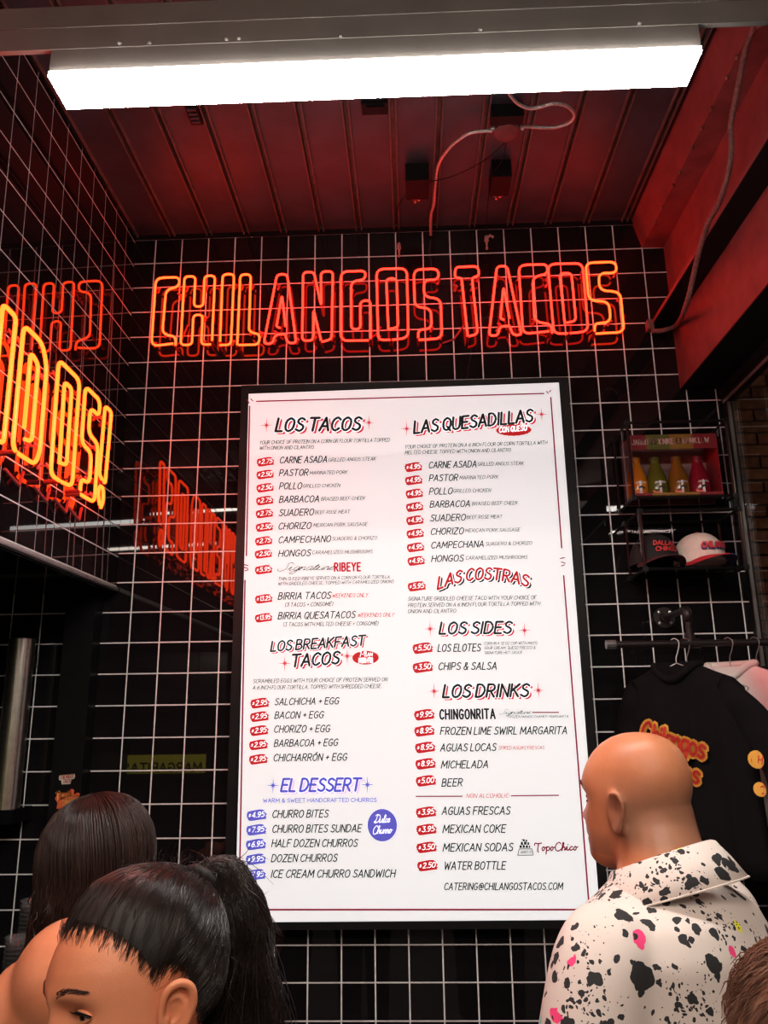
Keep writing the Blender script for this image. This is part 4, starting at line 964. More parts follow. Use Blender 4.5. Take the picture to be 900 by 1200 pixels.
# ================================================================ KITCHEN SIDE
post = struct(MB().box(W(-1.92, -.65, JB + .1), W(-.95, -.02, 31.77)).build('trim_6', mat('black lacquered post', (.007, .006, .007), .4, noise=.2, spec=.15)))
def onpost(px, py): q = ony(px, py, -.66); return q
def sticker(name, px, py, lines, label, w, h, tilt=0.0, back=None, m_b=None, m_l=None):
    c = onpost(px, py); t3 = lambda u, v, off: c + Vector((u * math.cos(tilt) - v * math.sin(tilt), -.0005 - off, u * math.sin(tilt) + v * math.cos(tilt)))
    t = empty(name, c, label, 'sticker'); b = MB(); poly = back
    b.prism([t3(x * w / 2, y * h / 2, 0) for x, y in poly], (0, -.0006, 0)); b.build('backing', m_b, t)
    for s, u0, v0, u1, v1, hh, wt in lines: text_mb(s, u0 * w / 2, v0 * h / 2, u1 * w / 2, v1 * h / 2, hh * h / 2, t3, .001, weight=wt, tab=LOWER if s[-1].islower() else GL, gap=.8).build('lettering', m_l, t)
    rebase(t)
M_stw = mat('cream sticker edge', (.75, .62, .50), .5); M_sto = mat('orange sticker', (.80, .12, .04), .5); M_str = mat('red sticker ink', (.55, .05, .02), .5); M_sty = mat('sticker orange ink', (.95, .38, .10), .5)
sticker('sticker', 78.5, 913, [('CHILANGOS', -.8, .1, .8, .2, .7, .16), ('TACOS', -.45, -.72, .5, -.68, .7, .16)], 'small cream edged lettered sticker, upper one on the black post', .056, .034, .03, [(-.9, .75), (-.3, .78), (.9, .95), (.98, .5), (.9, .05), (.55, -.1), (.5, -.8), (.35, -.95), (-.6, -.95), (-.68, -.2), (-.95, -.1), (-.98, .4)], M_stw, M_str)
sticker('sticker', 79, 936, [('Tacos', -.85, -.05, .35, .25, .85, .17), ('Chilangos', -.6, -.75, .95, -.15, .7, .15)], 'orange script sticker, lower one on the black post', .088, .062, .12, [(-.95, .2), (-.75, .65), (-.5, .75), (-.35, .5), (.1, .75), (.35, .98), (.55, .8), (.5, .35), (.85, .5), (1, .3), (.8, -.05), (.4, -.3), (.1, -.75), (-.4, -1), (-.85, -.85), (-.75, -.35)], M_sto, M_sty)
# stainless cup dispenser tube on the back wall
M_ss = mat('brushed stainless steel', (.74, .68, .60), .30, metal=1.0, noise=.10, nscale=50)
b0 = ony(6, 950, -.75); tp = ony(27, 748, -.75)
xc = tp.x; r_ = .0435; zb, zt2 = ony(8, 947, -.75).z, tp.z
t = empty('cup_dispenser', Vector((xc, -.0825, zb)), 'tall stainless cup dispenser tube on the left wall tiles', 'dispenser')
b = MB(); b.lathe((xc, -.0825, zb), [(r_, 0), (r_, zt2 - zb - .004), (r_ - .003, zt2 - zb), (r_ - .006, zt2 - zb - .002), (r_ - .006, .0), (r_, 0)], 40); b.build('tube', M_ss, t, False)
MB().box((xc - .055, -.135, zb), (xc + .050, -.001, zb - .045)).build('base', M_gloss, t)
MB().box((xc - .02, -.04, zt2 - .1), (xc + .02, -.001, zt2 - .05)).build('wall_bracket', M_blackm, t); rebase(t)
# counter with stacks of clear cups
zk = .82
ctr = empty('serving_counter', W(-3.5, -6, 31.77), 'black serving counter along the left opening', 'counter')
MB().box((-.70, -2.9, 0), (-.16, -.09, zk - .03)).build('cabinet', M_black, ctr); MB().box((-.72, -2.92, zk - .03), (-.13, -.085, zk)).build('counter_top', M_gloss, ctr); rebase(ctr)
M_cup = thin_glass('clear plastic', (.86, .86, .86), 1.5, .08)
_nt = M_cup.node_tree; _o = _nt.nodes['Material Output']; _src = _o.inputs['Surface'].links[0].from_socket
_df = _nt.nodes.new('ShaderNodeBsdfDiffuse'); _df.inputs[0].default_value = (.8, .8, .8, 1); _mx = _nt.nodes.new('ShaderNodeMixShader'); _mx.inputs[0].default_value = .045
_nt.links.new(_src, _mx.inputs[1]); _nt.links.new(_df.outputs[0], _mx.inputs[2]); _nt.links.new(_mx.outputs[0], _o.inputs['Surface'])
def cupmesh():
    b = MB(); b.lathe((0, 0, 0), [(.024, .0), (.026, .001), (.0315, .078), (.034, .079), (.034, .083), (.0315, .083), (.0255, .003), (0, .003)], 24)
    return b
cm = cupmesh(); co_ = link('plastic_cup', cm.v, cm.f, M_cup, None, True); cme = co_.data; bpy.data.objects.remove(co_)
for sx, (px, dd, n_, lab) in enumerate([(30, 2.50, 25, 'farther'), (17, 2.33, 20, 'nearer')]):
    base = at(px, 1150, dd); k = Vector((base.x, base.y, zk))
    for q in range(n_):
        o = bpy.data.objects.new('plastic_cup', cme); C.objects.link(o); o.location = k + Vector((0, 0, .0005 + q * .0113))
        tag(o, ('topmost clear plastic cup of the %s stack on the serving counter' if q == n_ - 1 else 'clear plastic cup nested in the %s stack on the serving counter') % lab, 'cup', 'clear cups in the %s stack' % lab)
# lit yellow sign inside the kitchen, seen mirrored in the tiles
M_ysign = mat('yellow sign face', (.6, .5, .05), .5, emis=(.95, .80, .06), estr=1.0)
c = W(-5.0, -20.5, 19.0)
t = empty('hanging_sign', c, 'yellow lit sign reading MARGARITAS hanging in the kitchen', 'sign')
MB().box(c + Vector((-.27, -.01, -.055)), c + Vector((.27, .01, .055))).build('sign_face', M_ysign, t)
for s_ in (-.2, .2): MB().tube([c + Vector((s_, 0, .05)), Vector((c.x + s_, c.y, W(0, 0, JB).z))], .003, 6).build('rod', M_blackm, t)
ty = lambda u, v, off: c + Vector((-u, .0105 + off, v))
text_mb('MARGARITAS', -.25, -.045, .24, -.045, .05, ty, .0, weight=.22, slant=0).build('lettering', M_blkink, t); rebase(t)

# ================================================================ PEOPLE
def fuse(mb, voxel, iters=6):
    """one continuous skin over overlapping closed shapes"""
    me = bpy.data.meshes.new('tmp'); me.from_pydata([tuple(v) for v in mb.v], [], mb.f); me.update()
    bmm = bmesh.new(); bmm.from_mesh(me); bmesh.ops.recalc_face_normals(bmm, faces=bmm.faces); bmm.to_mesh(me); bmm.free()
    o = bpy.data.objects.new('tmp', me); C.objects.link(o)
    r = o.modifiers.new('r', 'REMESH'); r.mode = 'VOXEL'; r.voxel_size = voxel; r.use_smooth_shade = True
    s = o.modifiers.new('s', 'SMOOTH'); s.iterations = iters; s.factor = .5
    dg = bpy.context.evaluated_depsgraph_get(); ev = o.evaluated_get(dg); m2 = ev.to_mesh()
    V = [v.co.copy() for v in m2.vertices]; F = [tuple(p.vertices) for p in m2.polygons]; ev.to_mesh_clear()
    bpy.data.objects.remove(o); bpy.data.meshes.remove(me)
    return V, F
def loft(mb, rings, n=32, k=0):
    """rings: (centre, rx, ry[, xaxis, yaxis])"""
    v = []; f = []
    for r in rings:
        c = Vector(r[0]); X = Vector(r[3]) if len(r) > 3 else Vector((1, 0, 0)); Y = Vector(r[4]) if len(r) > 4 else Vector((0, 1, 0))
        for q in range(n):
            an = 2 * PI * q / n; v.append(c + X * (r[1] * math.cos(an)) + Y * (r[2] * math.sin(an)))
    for a in range(len(rings) - 1):
        for q in range(n): w = (q + 1) % n; f.append((a * n + q, a * n + w, (a + 1) * n + w, (a + 1) * n + q))
    f.append(tuple(range(n - 1, -1, -1))); f.append(tuple((len(rings) - 1) * n + q for q in range(n)))
    return mb.add(v, f, k)
# profile of the head, facing +y, eye level z = 0: (z, front y, back y, half width)
HEAD = [(.119, -.005, -.030, .012), (.116, .015, -.047, .027), (.108, .036, -.066, .045), (.095, .056, -.082, .058), (.078, .072, -.093, .068), (.058, .084, -.100, .0745), (.038, .092, -.103, .077), (.020, .0935, -.101, .077), (.004, .089, -.096, .0755),
        (-.016, .087, -.089, .0725), (-.034, .087, -.078, .069), (-.052, .086, -.066, .0655), (-.070, .084, -.054, .060), (-.086, .083, -.040, .052), (-.100, .082, -.022, .042), (-.112, .074, .0, .030), (-.119, .060, .022, .016)]
def hring(z):
    for a in range(len(HEAD) - 1):
        if HEAD[a][0] >= z >= HEAD[a + 1][0]:
            k = (HEAD[a][0] - z) / (HEAD[a][0] - HEAD[a + 1][0]); return [HEAD[a][i] + (HEAD[a + 1][i] - HEAD[a][i]) * k for i in (1, 2, 3)]
    return list(HEAD[0][1:]) if z > 0 else list(HEAD[-1][1:])
def hpoint(an, z, off=0.0):
    """point of the skull surface; an = 0 is the face, positive towards the person's left (-x)"""
    f, b, w = hring(z); c = (f + b) / 2; a = (f - b) / 2
    s, c_ = math.sin(an), math.cos(an)
    return Vector((-(w + off) * math.copysign(abs(s) ** .92, s), c + (a + off) * math.copysign(abs(c_) ** .92, c_), z))
def head_mb(mb, M):
    n = 40; v = []; f = []
    for z, *_ in HEAD:
        for q in range(n): v.append(M @ hpoint(2 * PI * q / n, z))
    for a in range(len(HEAD) - 1):
        for q in range(n): w = (q + 1) % n; f.append((a * n + q, a * n + w, (a + 1) * n + w, (a + 1) * n + q))
    f.append(tuple(range(n))); f.append(tuple((len(HEAD) - 1) * n + q for q in range(n)))
    mb.add(v, f)
    # ears: slanted shells with rim and lobe
def ear_mb(side, M):
    b = MB(); c = Vector((side * .077, -.008, -.012))
    O = lambda x, y, z: M @ (c + Vector((side * x, y, z)))
    rim = spline([(.000, .014, -.022), (.004, .017, .004), (.010, .014, .024), (.017, .000, .033), (.022, -.014, .026), (.020, -.018, .008), (.015, -.012, -.010), (.009, -.004, -.024), (.004, .006, -.031), (.001, .012, -.026)], 4)
    b.tube([O(*p) for p in rim], [.0036 + .0012 * math.sin(q / len(rim) * PI) + (.002 if q > len(rim) * .72 else 0) for q in range(len(rim))], 8, closed=False)
    v = [O(.004, .002, -.002)] + [O(p[0] * .85, p[1], p[2]) for p in rim]; m_ = len(rim)
    vb = [O(-.002, .002, -.002)] + [O(p[0] * .85 - .005, p[1], p[2]) for p in rim]
    b.add(v + vb, [(0, q, q + 1) for q in range(1, m_)] + [(m_ + 1, m_ + 2 + q, m_ + 1 + q) for q in range(1, m_)] + [(q, m_ + 1 + q, m_ + 2 + q, q + 1) for q in range(1, m_)])
    b.tube([O(*p) for p in spline([(.004, .008, .012), (.011, -.002, .018), (.013, -.009, .008), (.009, -.004, -.008), (.004, .006, -.014)], 4)], .0026, 6)
    b.tube([O(*p) for p in [(.0, .013, -.002), (.005, .010, -.006), (.004, .011, -.012)]], .0038, 6)
    return b
def gauss(p, c, s): return math.exp(-.5 * sum(((p[i] - c[i]) / s[i]) ** 2 for i in range(3)))
FACE = [((0, .096, -.018), (.008, .02, .016), (0, .010, 0)), ((0, .096, -.034), (.0095, .02, .008), (0, .017, 0)), ((.011, .09, -.038), (.006, .02, .006), (.002, .007, 0)), ((-.011, .09, -.038), (.006, .02, .006), (-.002, .007, 0)), ((0, .094, .006), (.008, .02, .012), (0, .004, 0)),
        ((.031, .085, -.001), (.015, .02, .0095), (0, -.012, 0)), ((-.031, .085, -.001), (.015, .02, .0095), (0, -.012, 0)), ((.03, .085, .020), (.018, .02, .006), (0, .003, 0)), ((-.03, .085, .020), (.018, .02, .006), (0, .003, 0)),
        ((.040, .07, -.032), (.016, .03, .014), (.001, .004, 0)), ((-.040, .07, -.032), (.016, .03, .014), (-.001, .004, 0)), ((0, .09, -.061), (.020, .02, .005), (0, .006, 0)), ((0, .09, -.072), (.017, .02, .005), (0, .007, 0)), ((0, .09, -.0665), (.022, .02, .0022), (0, -.006, 0)), ((0, .085, -.098), (.016, .02, .010), (0, .006, 0))]
def face_shape(V, M, amp=1.0):
    Mi = M.inverted(); R3 = M.to_3x3()
    for q, v in enumerate(V):
        p = Mi @ v
        if abs(p.x) > .1 or abs(p.z) > .14 or p.y < .03 or p.y > .13: continue
        d = Vector((0, 0, 0))
        for c, s, a in FACE: d += Vector(a) * (gauss(p, c, s) * (amp if a[1] > 0 else 1))
        V[q] = v + R3 @ d
def body_parts(B, sh=1.0, fat=0.0, neck_to=None, M=None, legs=True, arms=((.27, .02, 1.12), (.27, .10, .88)), arml=None):
    """B maps body coordinates (feet z=0, facing +y, 1.75 m tall) to the world"""
    mb = MB(); X = B.to_3x3() @ Vector((1, 0, 0)); Y = B.to_3x3() @ Vector((0, 1, 0))
    rings = [(.86, .155, .115, 0), (.93, .172, .125, -.005), (1.02, .158 + fat, .115 + fat, .0), (1.12, .155 + fat, .112 + fat, .008), (1.22, .168 + fat, .120 + fat * .8, .006), (1.32, .182, .124 + fat * .3, -.004), (1.385, .178, .108, -.014), (1.425, .140, .088, -.020), (1.455, .090, .072, -.020), (1.480, .066, .062, -.014)]
    loft(mb, [(B @ Vector((0, y, z)), rx * sh, ry, X, Y) for z, rx, ry, y in rings])
    if neck_to is not None:
        a = B @ Vector((0, -.018, 1.44)); e = neck_to @ Vector((0, -.022, -.045)); n_ = (e - a)
        mb.tube([a + n_ * k for k in (0, .25, .5, .75, 1.0)], [.062, .058, .056, .056, .054], 20)
    for s_ in (-1, 1):
        el, wr = arms if s_ == 1 or arml is None else arml
        P_ = [Vector((s_ * .150 * sh, -.012, 1.405)), Vector((s_ * .182 * sh, -.012, 1.375)), Vector((s_ * (el[0] + .182 * sh) / 2, (el[1] - .01) / 2, (el[2] + 1.36) / 2)), Vector((s_ * el[0], el[1], el[2])), Vector((s_ * (el[0] + wr[0]) / 2, (el[1] + wr[1]) / 2, (el[2] + wr[2]) / 2)), Vector((s_ * wr[0], wr[1], wr[2]))]
        mb.tube([B @ p for p in spline(P_, 4)], [.052, .055, .057, .057, .056, .054, .052, .050, .048, .046, .044, .042, .041, .040, .039, .037, .035, .032, .029, .027, .026], 16)
        d = (P_[-1] - P_[-2]).normalized(); h = P_[-1]; sd = Vector((0, 1, 0)); sd = (sd - d * sd.dot(d)).normalized()
        loft(mb, [(B @ (h + d * t), w, th, B.to_3x3() @ sd, B.to_3x3() @ d.cross(sd)) for t, w, th in ((-.01, .024, .02), (.02, .034, .018), (.06, .041, .016), (.09, .040, .014))], 14)
        for q in range(4):
            b0 = h + d * .085 + sd * (-.030 + q * .020); L = (.062, .074, .070, .055)[q]; cu = d.cross(sd) * (-s_)
            mb.tube([B @ (b0 + d * L * t - cu * (.012 * t * t * 2)) for t in (0, .35, .7, 1)], [.0092, .009, .0082, .0068], 8)
        tb = h + d * .03 + sd * .030; mb.tube([B @ tb, B @ (tb + d * .03 + sd * .022), B @ (tb + d * .062 + sd * .026)], [.012, .0105, .008], 8)
        if legs:
            mb.tube([B @ Vector((s_ * x, y, z)) for x, y, z in ((.085, 0, .92), (.095, .0, .75), (.10, .0, .50), (.10, -.01, .34), (.10, -.01, .09))], [.085, .080, .056, .055, .038], 16)
            loft(mb, [(B @ Vector((s_ * .10, y, .035)), .038, r, X, B.to_3x3() @ Vector((0, 0, 1))) for y, r in ((-.06, .02), (-.04, .034), (.03, .036), (.10, .030), (.165, .022), (.18, .01))], 14)
    return mb
def skin_mat(name, base, dark, stub=None):
    m = mat(name, base, .42, sss=.12, spec=.45); nt = m.node_tree; b = nt.nodes['Principled BSDF']
    tc_ = nt.nodes.new('ShaderNodeTexCoord'); nz = nt.nodes.new('ShaderNodeTexNoise'); nz.inputs['Scale'].default_value = 16; nz.inputs['Detail'].default_value = 5
    r = nt.nodes.new('ShaderNodeValToRGB'); r.color_ramp.elements[0].position = .35; r.color_ramp.elements[1].position = .65; r.color_ramp.elements[0].color = (*dark, 1); r.color_ramp.elements[1].color = (*base, 1)
    nt.links.new(tc_.outputs['Object'], nz.inputs['Vector']); nt.links.new(nz.outputs['Fac'], r.inputs['Fac']); nt.links.new(r.outputs['Color'], b.inputs['Base Color'])
    n2 = nt.nodes.new('ShaderNodeTexNoise'); n2.inputs['Scale'].default_value = 420; bp = nt.nodes.new('ShaderNodeBump'); bp.inputs['Strength'].default_value = .12; bp.inputs['Distance'].default_value = .001
    nt.links.new(tc_.outputs['Object'], n2.inputs['Vector']); nt.links.new(n2.outputs['Fac'], bp.inputs['Height']); nt.links.new(bp.outputs['Normal'], b.inputs['Normal'])
    if stub:
        at_ = nt.nodes.new('ShaderNodeVertexColor'); at_.layer_name = 'stubble'; mx = nt.nodes.new('ShaderNodeMixRGB'); mx.inputs['Color2'].default_value = (*stub, 1)
        nt.links.new(at_.outputs['Color'], mx.inputs['Fac']); nt.links.new(r.outputs['Color'], mx.inputs['Color1']); nt.links.new(mx.outputs['Color'], b.inputs['Base Color'])
    return m
def orient(F, up_tilt=0.0, roll=0.0):
    """rotation whose +y looks along F (horizontal), pitched up by up_tilt and rolled"""
    yaw = math.atan2(-F[0], F[1])
    return Matrix.Rotation(yaw, 4, 'Z') @ Matrix.Rotation(up_tilt, 4, 'X') @ Matrix.Rotation(roll, 4, 'Y')
def strands(paths, r, m, parent, name='hair', n=3):
    b = MB()
    for p in paths:
        N = len(p); b.tube(p, [r * min(1, .2 + 3 * q / (N - 1)) * (1 - .75 * (q / (N - 1)) ** 2) for q in range(N)], n, caps=False)
    return b.build(name, m, parent, True)
def eye_parts(M, parent, skin, lash=True):
    M_ew = mat('eye white', (.62, .56, .52), .15, spec=.6); M_iris = mat('dark brown iris', (.025, .012, .008), .1, spec=.8); M_lash = mat('black lashes', (.006, .005, .005), .5)
    for s_ in (-1, 1):
        c = Vector((s_ * .031, .0615, -.0005)); b = MB(); R_ = .0122
        b.lathe((0, 0, 0), [(R_ * math.sin(a * PI / 12), R_ * math.cos(a * PI / 12)) for a in range(13)], 20)
        b.v = [M @ (c + Vector((v.x, v.z, v.y))) for v in b.v]; e = b.build('eye', M_ew, parent, True)
        b = MB(); b.lathe((0, 0, 0), [(.0062, R_ * .855), (.0058, R_ * .90), (.003, R_ * 1.0), (0, R_ * 1.03)], 18)
        b.v = [M @ (c + Matrix.Rotation(-.12, 3, 'X') @ Vector((v.x, v.z, v.y))) for v in b.v]; b.build('iris', M_iris, e, True)
        for up in (1, -1):
            pts = []
            for q in range(13):
                an = -1.15 + 2.3 * q / 12; rr = R_ + .0012; lat = (.0048 if up == 1 else -.0052) * math.cos(an * 1.25) / R_ + (-.08 if up == 1 else 0)
                lat = (.40 * math.cos(an * 1.3) if up == 1 else -.46 * math.cos(an * 1.3)) - .02
                pts.append(M @ (c + Vector((rr * math.sin(an) * math.cos(lat) * 1.12, rr * math.cos(an) * math.cos(lat), rr * math.sin(lat)))))
            MB().tube(pts, [.0010 + .0014 * math.sin(PI * q / 12) for q in range(13)], 8).build('eyelid', skin, parent, True)
            if up == 1:
                # fleshy lid above the eyeball
                v = []; 
                for row in range(5):
                    for q in range(13):
                        an = -1.15 + 2.3 * q / 12; lat = .38 * math.cos(an * 1.3) + row * .22; rr = R_ + .0008 + .0003 * math.sin(row)
                        v.append(M @ (c + Vector((rr * math.sin(an) * math.cos(lat * .8) * 1.14, rr * math.cos(an) * math.cos(lat * .9), rr * math.sin(lat)))))
                link('upper_lid', v, [(r_ * 13 + q, r_ * 13 + q + 1, r_ * 13 + q + 14, r_ * 13 + q + 13) for r_ in range(4) for q in range(12)], skin, parent, True)
                if lash:
                    lp = []
                    for q in range(26):
                        an = -1.1 + 2.2 * q / 25; lat = .37 * math.cos(an * 1.3) - .02; rr = R_ + .0024
                        a = c + Vector((rr * math.sin(an) * 1.12, rr * math.cos(an), rr * math.sin(lat))); o_ = Vector((math.sin(an) * .6, 1, .0)).normalized()
                        lp.append([M @ a, M @ (a + o_ * .004 + Vector((0, 0, -.0008))), M @ (a + o_ * .0075 + Vector((0, 0, .002)))])
                    MB_ = MB(); [MB_.tube(p, [.00055, .0004, .0001], 3, caps=False) for p in lp]
                    MB_.tube([M @ (c + Vector(((R_ + .003) * math.sin(an) * 1.12, (R_ + .003) * math.cos(an), (R_ + .003) * math.sin(.36 * math.cos(an * 1.3) - .03)))) for an in [-1.1 + .2 * q for q in range(12)]], .0008, 5)
                    MB_.build('lashes', M_lash, parent)
def brow_parts(M, parent, m, thick=1.0):
    rnd = random.Random(3)
    for s_ in (-1, 1):
        P_ = []
        for q in range(170):
            u = rnd.random(); an = (.145 + u * .50); z = .0215 + .0065 * math.sin(min(1, u * 1.35) * PI * .62) - .003 * u + rnd.uniform(-.0034, .0034) * (1.15 - .75 * u) * thick
            p = hpoint(-s_ * an, z, .0005); p2 = hpoint(-s_ * (an + .062), z + .0022 * (1 - u * 1.6) + rnd.uniform(-.001, .001), .0012)
            P_.append([M @ p, M @ ((p + p2) / 2 + Vector((0, .0010, 0))), M @ p2])
        strands(P_, .00042, m, parent, 'eyebrow')
def rand3(rnd, s): return Vector((rnd.gauss(0, s), rnd.gauss(0, s), rnd.gauss(0, s)))

# ---------------------------------------------------------------- the bald man in the splattered shirt
M_skm = skin_mat('man skin', (.60, .235, .115), (.50, .180, .085), (.22, .125, .085))
d_ = 1.36; hp = at(743, 938, d_)
Fm = (-math.sin(math.radians(50)), math.cos(math.radians(50)))
MH = Matrix.Translation(hp) @ orient(Fm, .05, .0) @ Matrix.Scale(.905, 4)
Hm = hp.z + .113; sB = (Hm + .062) / 1.75
Fb = (-math.sin(math.radians(44)), math.cos(math.radians(44)))
RB = orient(Fb)
feet = hp + RB.to_3x3() @ Vector((0.0, -.050, 0)) + Vector((-.028, .0, 0)); feet.z = 0
MBm = Matrix.Translation(feet) @ RB @ Matrix.Scale(sB, 4)
man = empty('person', feet, 'bald man in a white shirt with paint splatter, seen from behind', 'person', 'people in the queue')
mb = body_parts(MBm, .95, .01, MH, arms=((.225, .02, 1.12), (.225, .10, .88))); mb.tube([MBm @ Vector((0, -.03, 1.42)), MH @ Vector((0, -.036, -.045)), MH @ Vector((0, -.034, -.005))], [.072, .065, .060], 20); head_mb(mb, MH)
for s_ in (-1, 1): e = ear_mb(s_, MH); mb.add(e.v, e.f)
# folds of the nape
mb.tube([MH @ Vector((x, -.068 + abs(x) * .5, -.070)) for x in (-.04, -.02, 0, .02, .04)], .016, 10)
V, F = fuse(mb, .0048, 5); face_shape(V, MH, .62)
o = link('body', V, F, M_skm, man, True)
Mi = MH.inverted(); vc = o.data.color_attributes.new('stubble', 'FLOAT_COLOR', 'POINT')
for q, v in enumerate(o.data.vertices):
    p = Mi @ v.co; k = 0.0
    if p.z > -.09 and p.z < .14:
        side = 1 - math.exp(-((abs(p.x) - .0) / .05) ** 2) if p.y > .0 else 1
        band = max(0, min(1, (.055 - p.z - max(0, p.y) * .8) / .05)) * max(0, min(1, (p.z + .085) / .03)) * max(0, min(1, (.03 - p.y) / .04))
        k = .62 * band
        if p.y > .02 and p.z < -.045: k = max(k, .35 * min(1, (-.045 - p.z) / .02))
    vc.data[q].color = (k, k, k, 1)
eye_parts(MH, man, M_skm, False)
brow_parts(MH, man, mat('dark brow hair', (.02, .012, .008), .6))
def splatter():
    m = bpy.data.materials.new('paint splattered cotton'); m.use_nodes = True; nt = m.node_tree; b = nt.nodes['Principled BSDF']; b.inputs['Roughness'].default_value = .8
    L = nt.links.new; N = nt.nodes.new
    tc_ = N('ShaderNodeTexCoord'); nz = N('ShaderNodeTexNoise'); nz.inputs['Scale'].default_value = 38; nz.inputs['Detail'].default_value = 3
    L(tc_.outputs['Object'], nz.inputs['Vector']); sub = N('ShaderNodeVectorMath'); sub.operation = 'SUBTRACT'; sub.inputs[1].default_value = (.5, .5, .5); L(nz.outputs['Color'], sub.inputs[0])
    sc_ = N('ShaderNodeVectorMath'); sc_.operation = 'SCALE'; sc_.inputs['Scale'].default_value = .022; L(sub.outputs[0], sc_.inputs[0])
    ad = N('ShaderNodeVectorMath'); L(tc_.outputs['Object'], ad.inputs[0]); L(sc_.outputs[0], ad.inputs[1])
    def math_(op, a, b_, clamp=False):
        n = N('ShaderNodeMath'); n.operation = op; n.use_clamp = clamp
        for i, x in enumerate((a, b_)):
            if isinstance(x, (int, float)): n.inputs[i].default_value = x
            else: L(x, n.inputs[i])
        return n.outputs[0]
    def spots(scale, rmin, rmax, off, mask=None, keep=1.0):
        mp_ = N('ShaderNodeMapping'); mp_.inputs['Location'].default_value = off; L(ad.outputs[0], mp_.inputs[0])
        vo = N('ShaderNodeTexVoronoi'); vo.inputs['Scale'].default_value = scale; L(mp_.outputs[0], vo.inputs['Vector'])
        se = N('ShaderNodeSeparateColor'); L(vo.outputs['Color'], se.inputs[0])
        rad = math_('MULTIPLY_ADD', se.outputs[0], rmax - rmin); nt.nodes[-1].inputs[2].default_value = rmin
        if keep < 1: rad = math_('MULTIPLY', rad, math_('LESS_THAN', se.outputs[1], keep))
        if mask is not None: rad = math_('MULTIPLY', rad, mask)
        return math_('LESS_THAN', vo.outputs['Distance'], rad), se
    pn = N('ShaderNodeTexNoise'); pn.inputs['Scale'].default_value = 9; L(tc_.outputs['Object'], pn.inputs['Vector'])
    mask = math_('MULTIPLY', math_('SUBTRACT', pn.outputs['Fac'], .42, True), 6.0, True)
    s1, _ = spots(42, .05, .50, (0, 0, 0), None, .40); s2, _ = spots(95, .05, .52, (3.1, 1, 2), mask, .62); s3, _ = spots(190, .1, .5, (.5, 7, 3), mask, .75); s4, _ = spots(26, .1, .45, (5, 2, 1), None, .22)
    s5, _ = spots(64, .05, .52, (2, 8, 5), None, .38); s1 = math_('MAXIMUM', s1, s5)
    blk = math_('MAXIMUM', math_('MAXIMUM', s1, s2), math_('MAXIMUM', s3, s4))
    c1, se = spots(34, .2, .42, (9.3, 4.2, 6), None, .16)
    ramp = N('ShaderNodeValToRGB'); ramp.color_ramp.interpolation = 'CONSTANT'; el = ramp.color_ramp.elements
    el[0].position = 0; el[0].color = (.22, .55, .52, 1); el[1].position = .35; el[1].color = (.85, .82, .02, 1); e3 = el.new(.72); e3.color = (.90, .06, .22, 1)
    L(se.outputs[2], ramp.inputs[0])
    m1 = N('ShaderNodeMixRGB'); m1.inputs['Color1'].default_value = (.68, .60, .55, 1); L(c1, m1.inputs['Fac']); L(ramp.outputs[0], m1.inputs['Color2'])
    m2 = N('ShaderNodeMixRGB'); m2.inputs['Color2'].default_value = (.018, .018, .020, 1); L(blk, m2.inputs['Fac']); L(m1.outputs[0], m2.inputs['Color1'])
    L(m2.outputs[0], b.inputs['Base Color']); return m
M_spl = splatter()
def fold_disp(V, c, amp, freq, seed):
    rnd = random.Random(seed); D = [(Vector((rnd.gauss(0, 1), rnd.gauss(0, 1), rnd.gauss(0, .5))).normalized() * freq * rnd.uniform(.5, 1.6), rnd.uniform(0, 6.3)) for _ in range(7)]
    for q, v in enumerate(V):
        n = (v - Vector((c.x, c.y, v.z))); n = n.normalized() if n.length > 1e-4 else Vector((0, 0, 1))
        s = sum(math.sin(d.dot(v) + p) for d, p in D) / 7; V[q] = v + n * (amp * s * min(1, max(.15, (c.z - v.z) / .25)))
sb = MB(); X = RB.to_3x3() @ Vector((1, 0, 0)); Y = RB.to_3x3() @ Vector((0, 1, 0))
rg = [(.84, .215, .165, -.005), (.95, .212, .165, -.005), (1.10, .205, .160, .0), (1.22, .200, .158, -.004), (1.32, .200, .150, -.010), (1.385, .195, .136, -.020), (1.425, .165, .116, -.026), (1.452, .112, .088, -.024), (1.468, .078, .070, -.018)]
loft(sb, [(MBm @ Vector((0, y, z)), rx * sB, ry * sB, X, Y) for z, rx, ry, y in rg])
for s_ in (-1, 1):
    sb.tube([MBm @ p for p in spline([Vector((s_ * .13, -.018, 1.400)), Vector((s_ * .172, -.016, 1.372)), Vector((s_ * .205, -.006, 1.27)), Vector((s_ * .226, .005, 1.16)), Vector((s_ * .236, .015, 1.10))], 4)], [.060, .066, .069, .070, .070, .070, .070, .070, .070, .071, .072, .073, .074, .075, .076, .077, .078], 20)
V, F = fuse(sb, .0075, 10); fold_disp(V, MBm @ Vector((0, 0, 1.47)), .009, 26, 4)
shirt = link('shirt', V, F, M_spl, man, True)
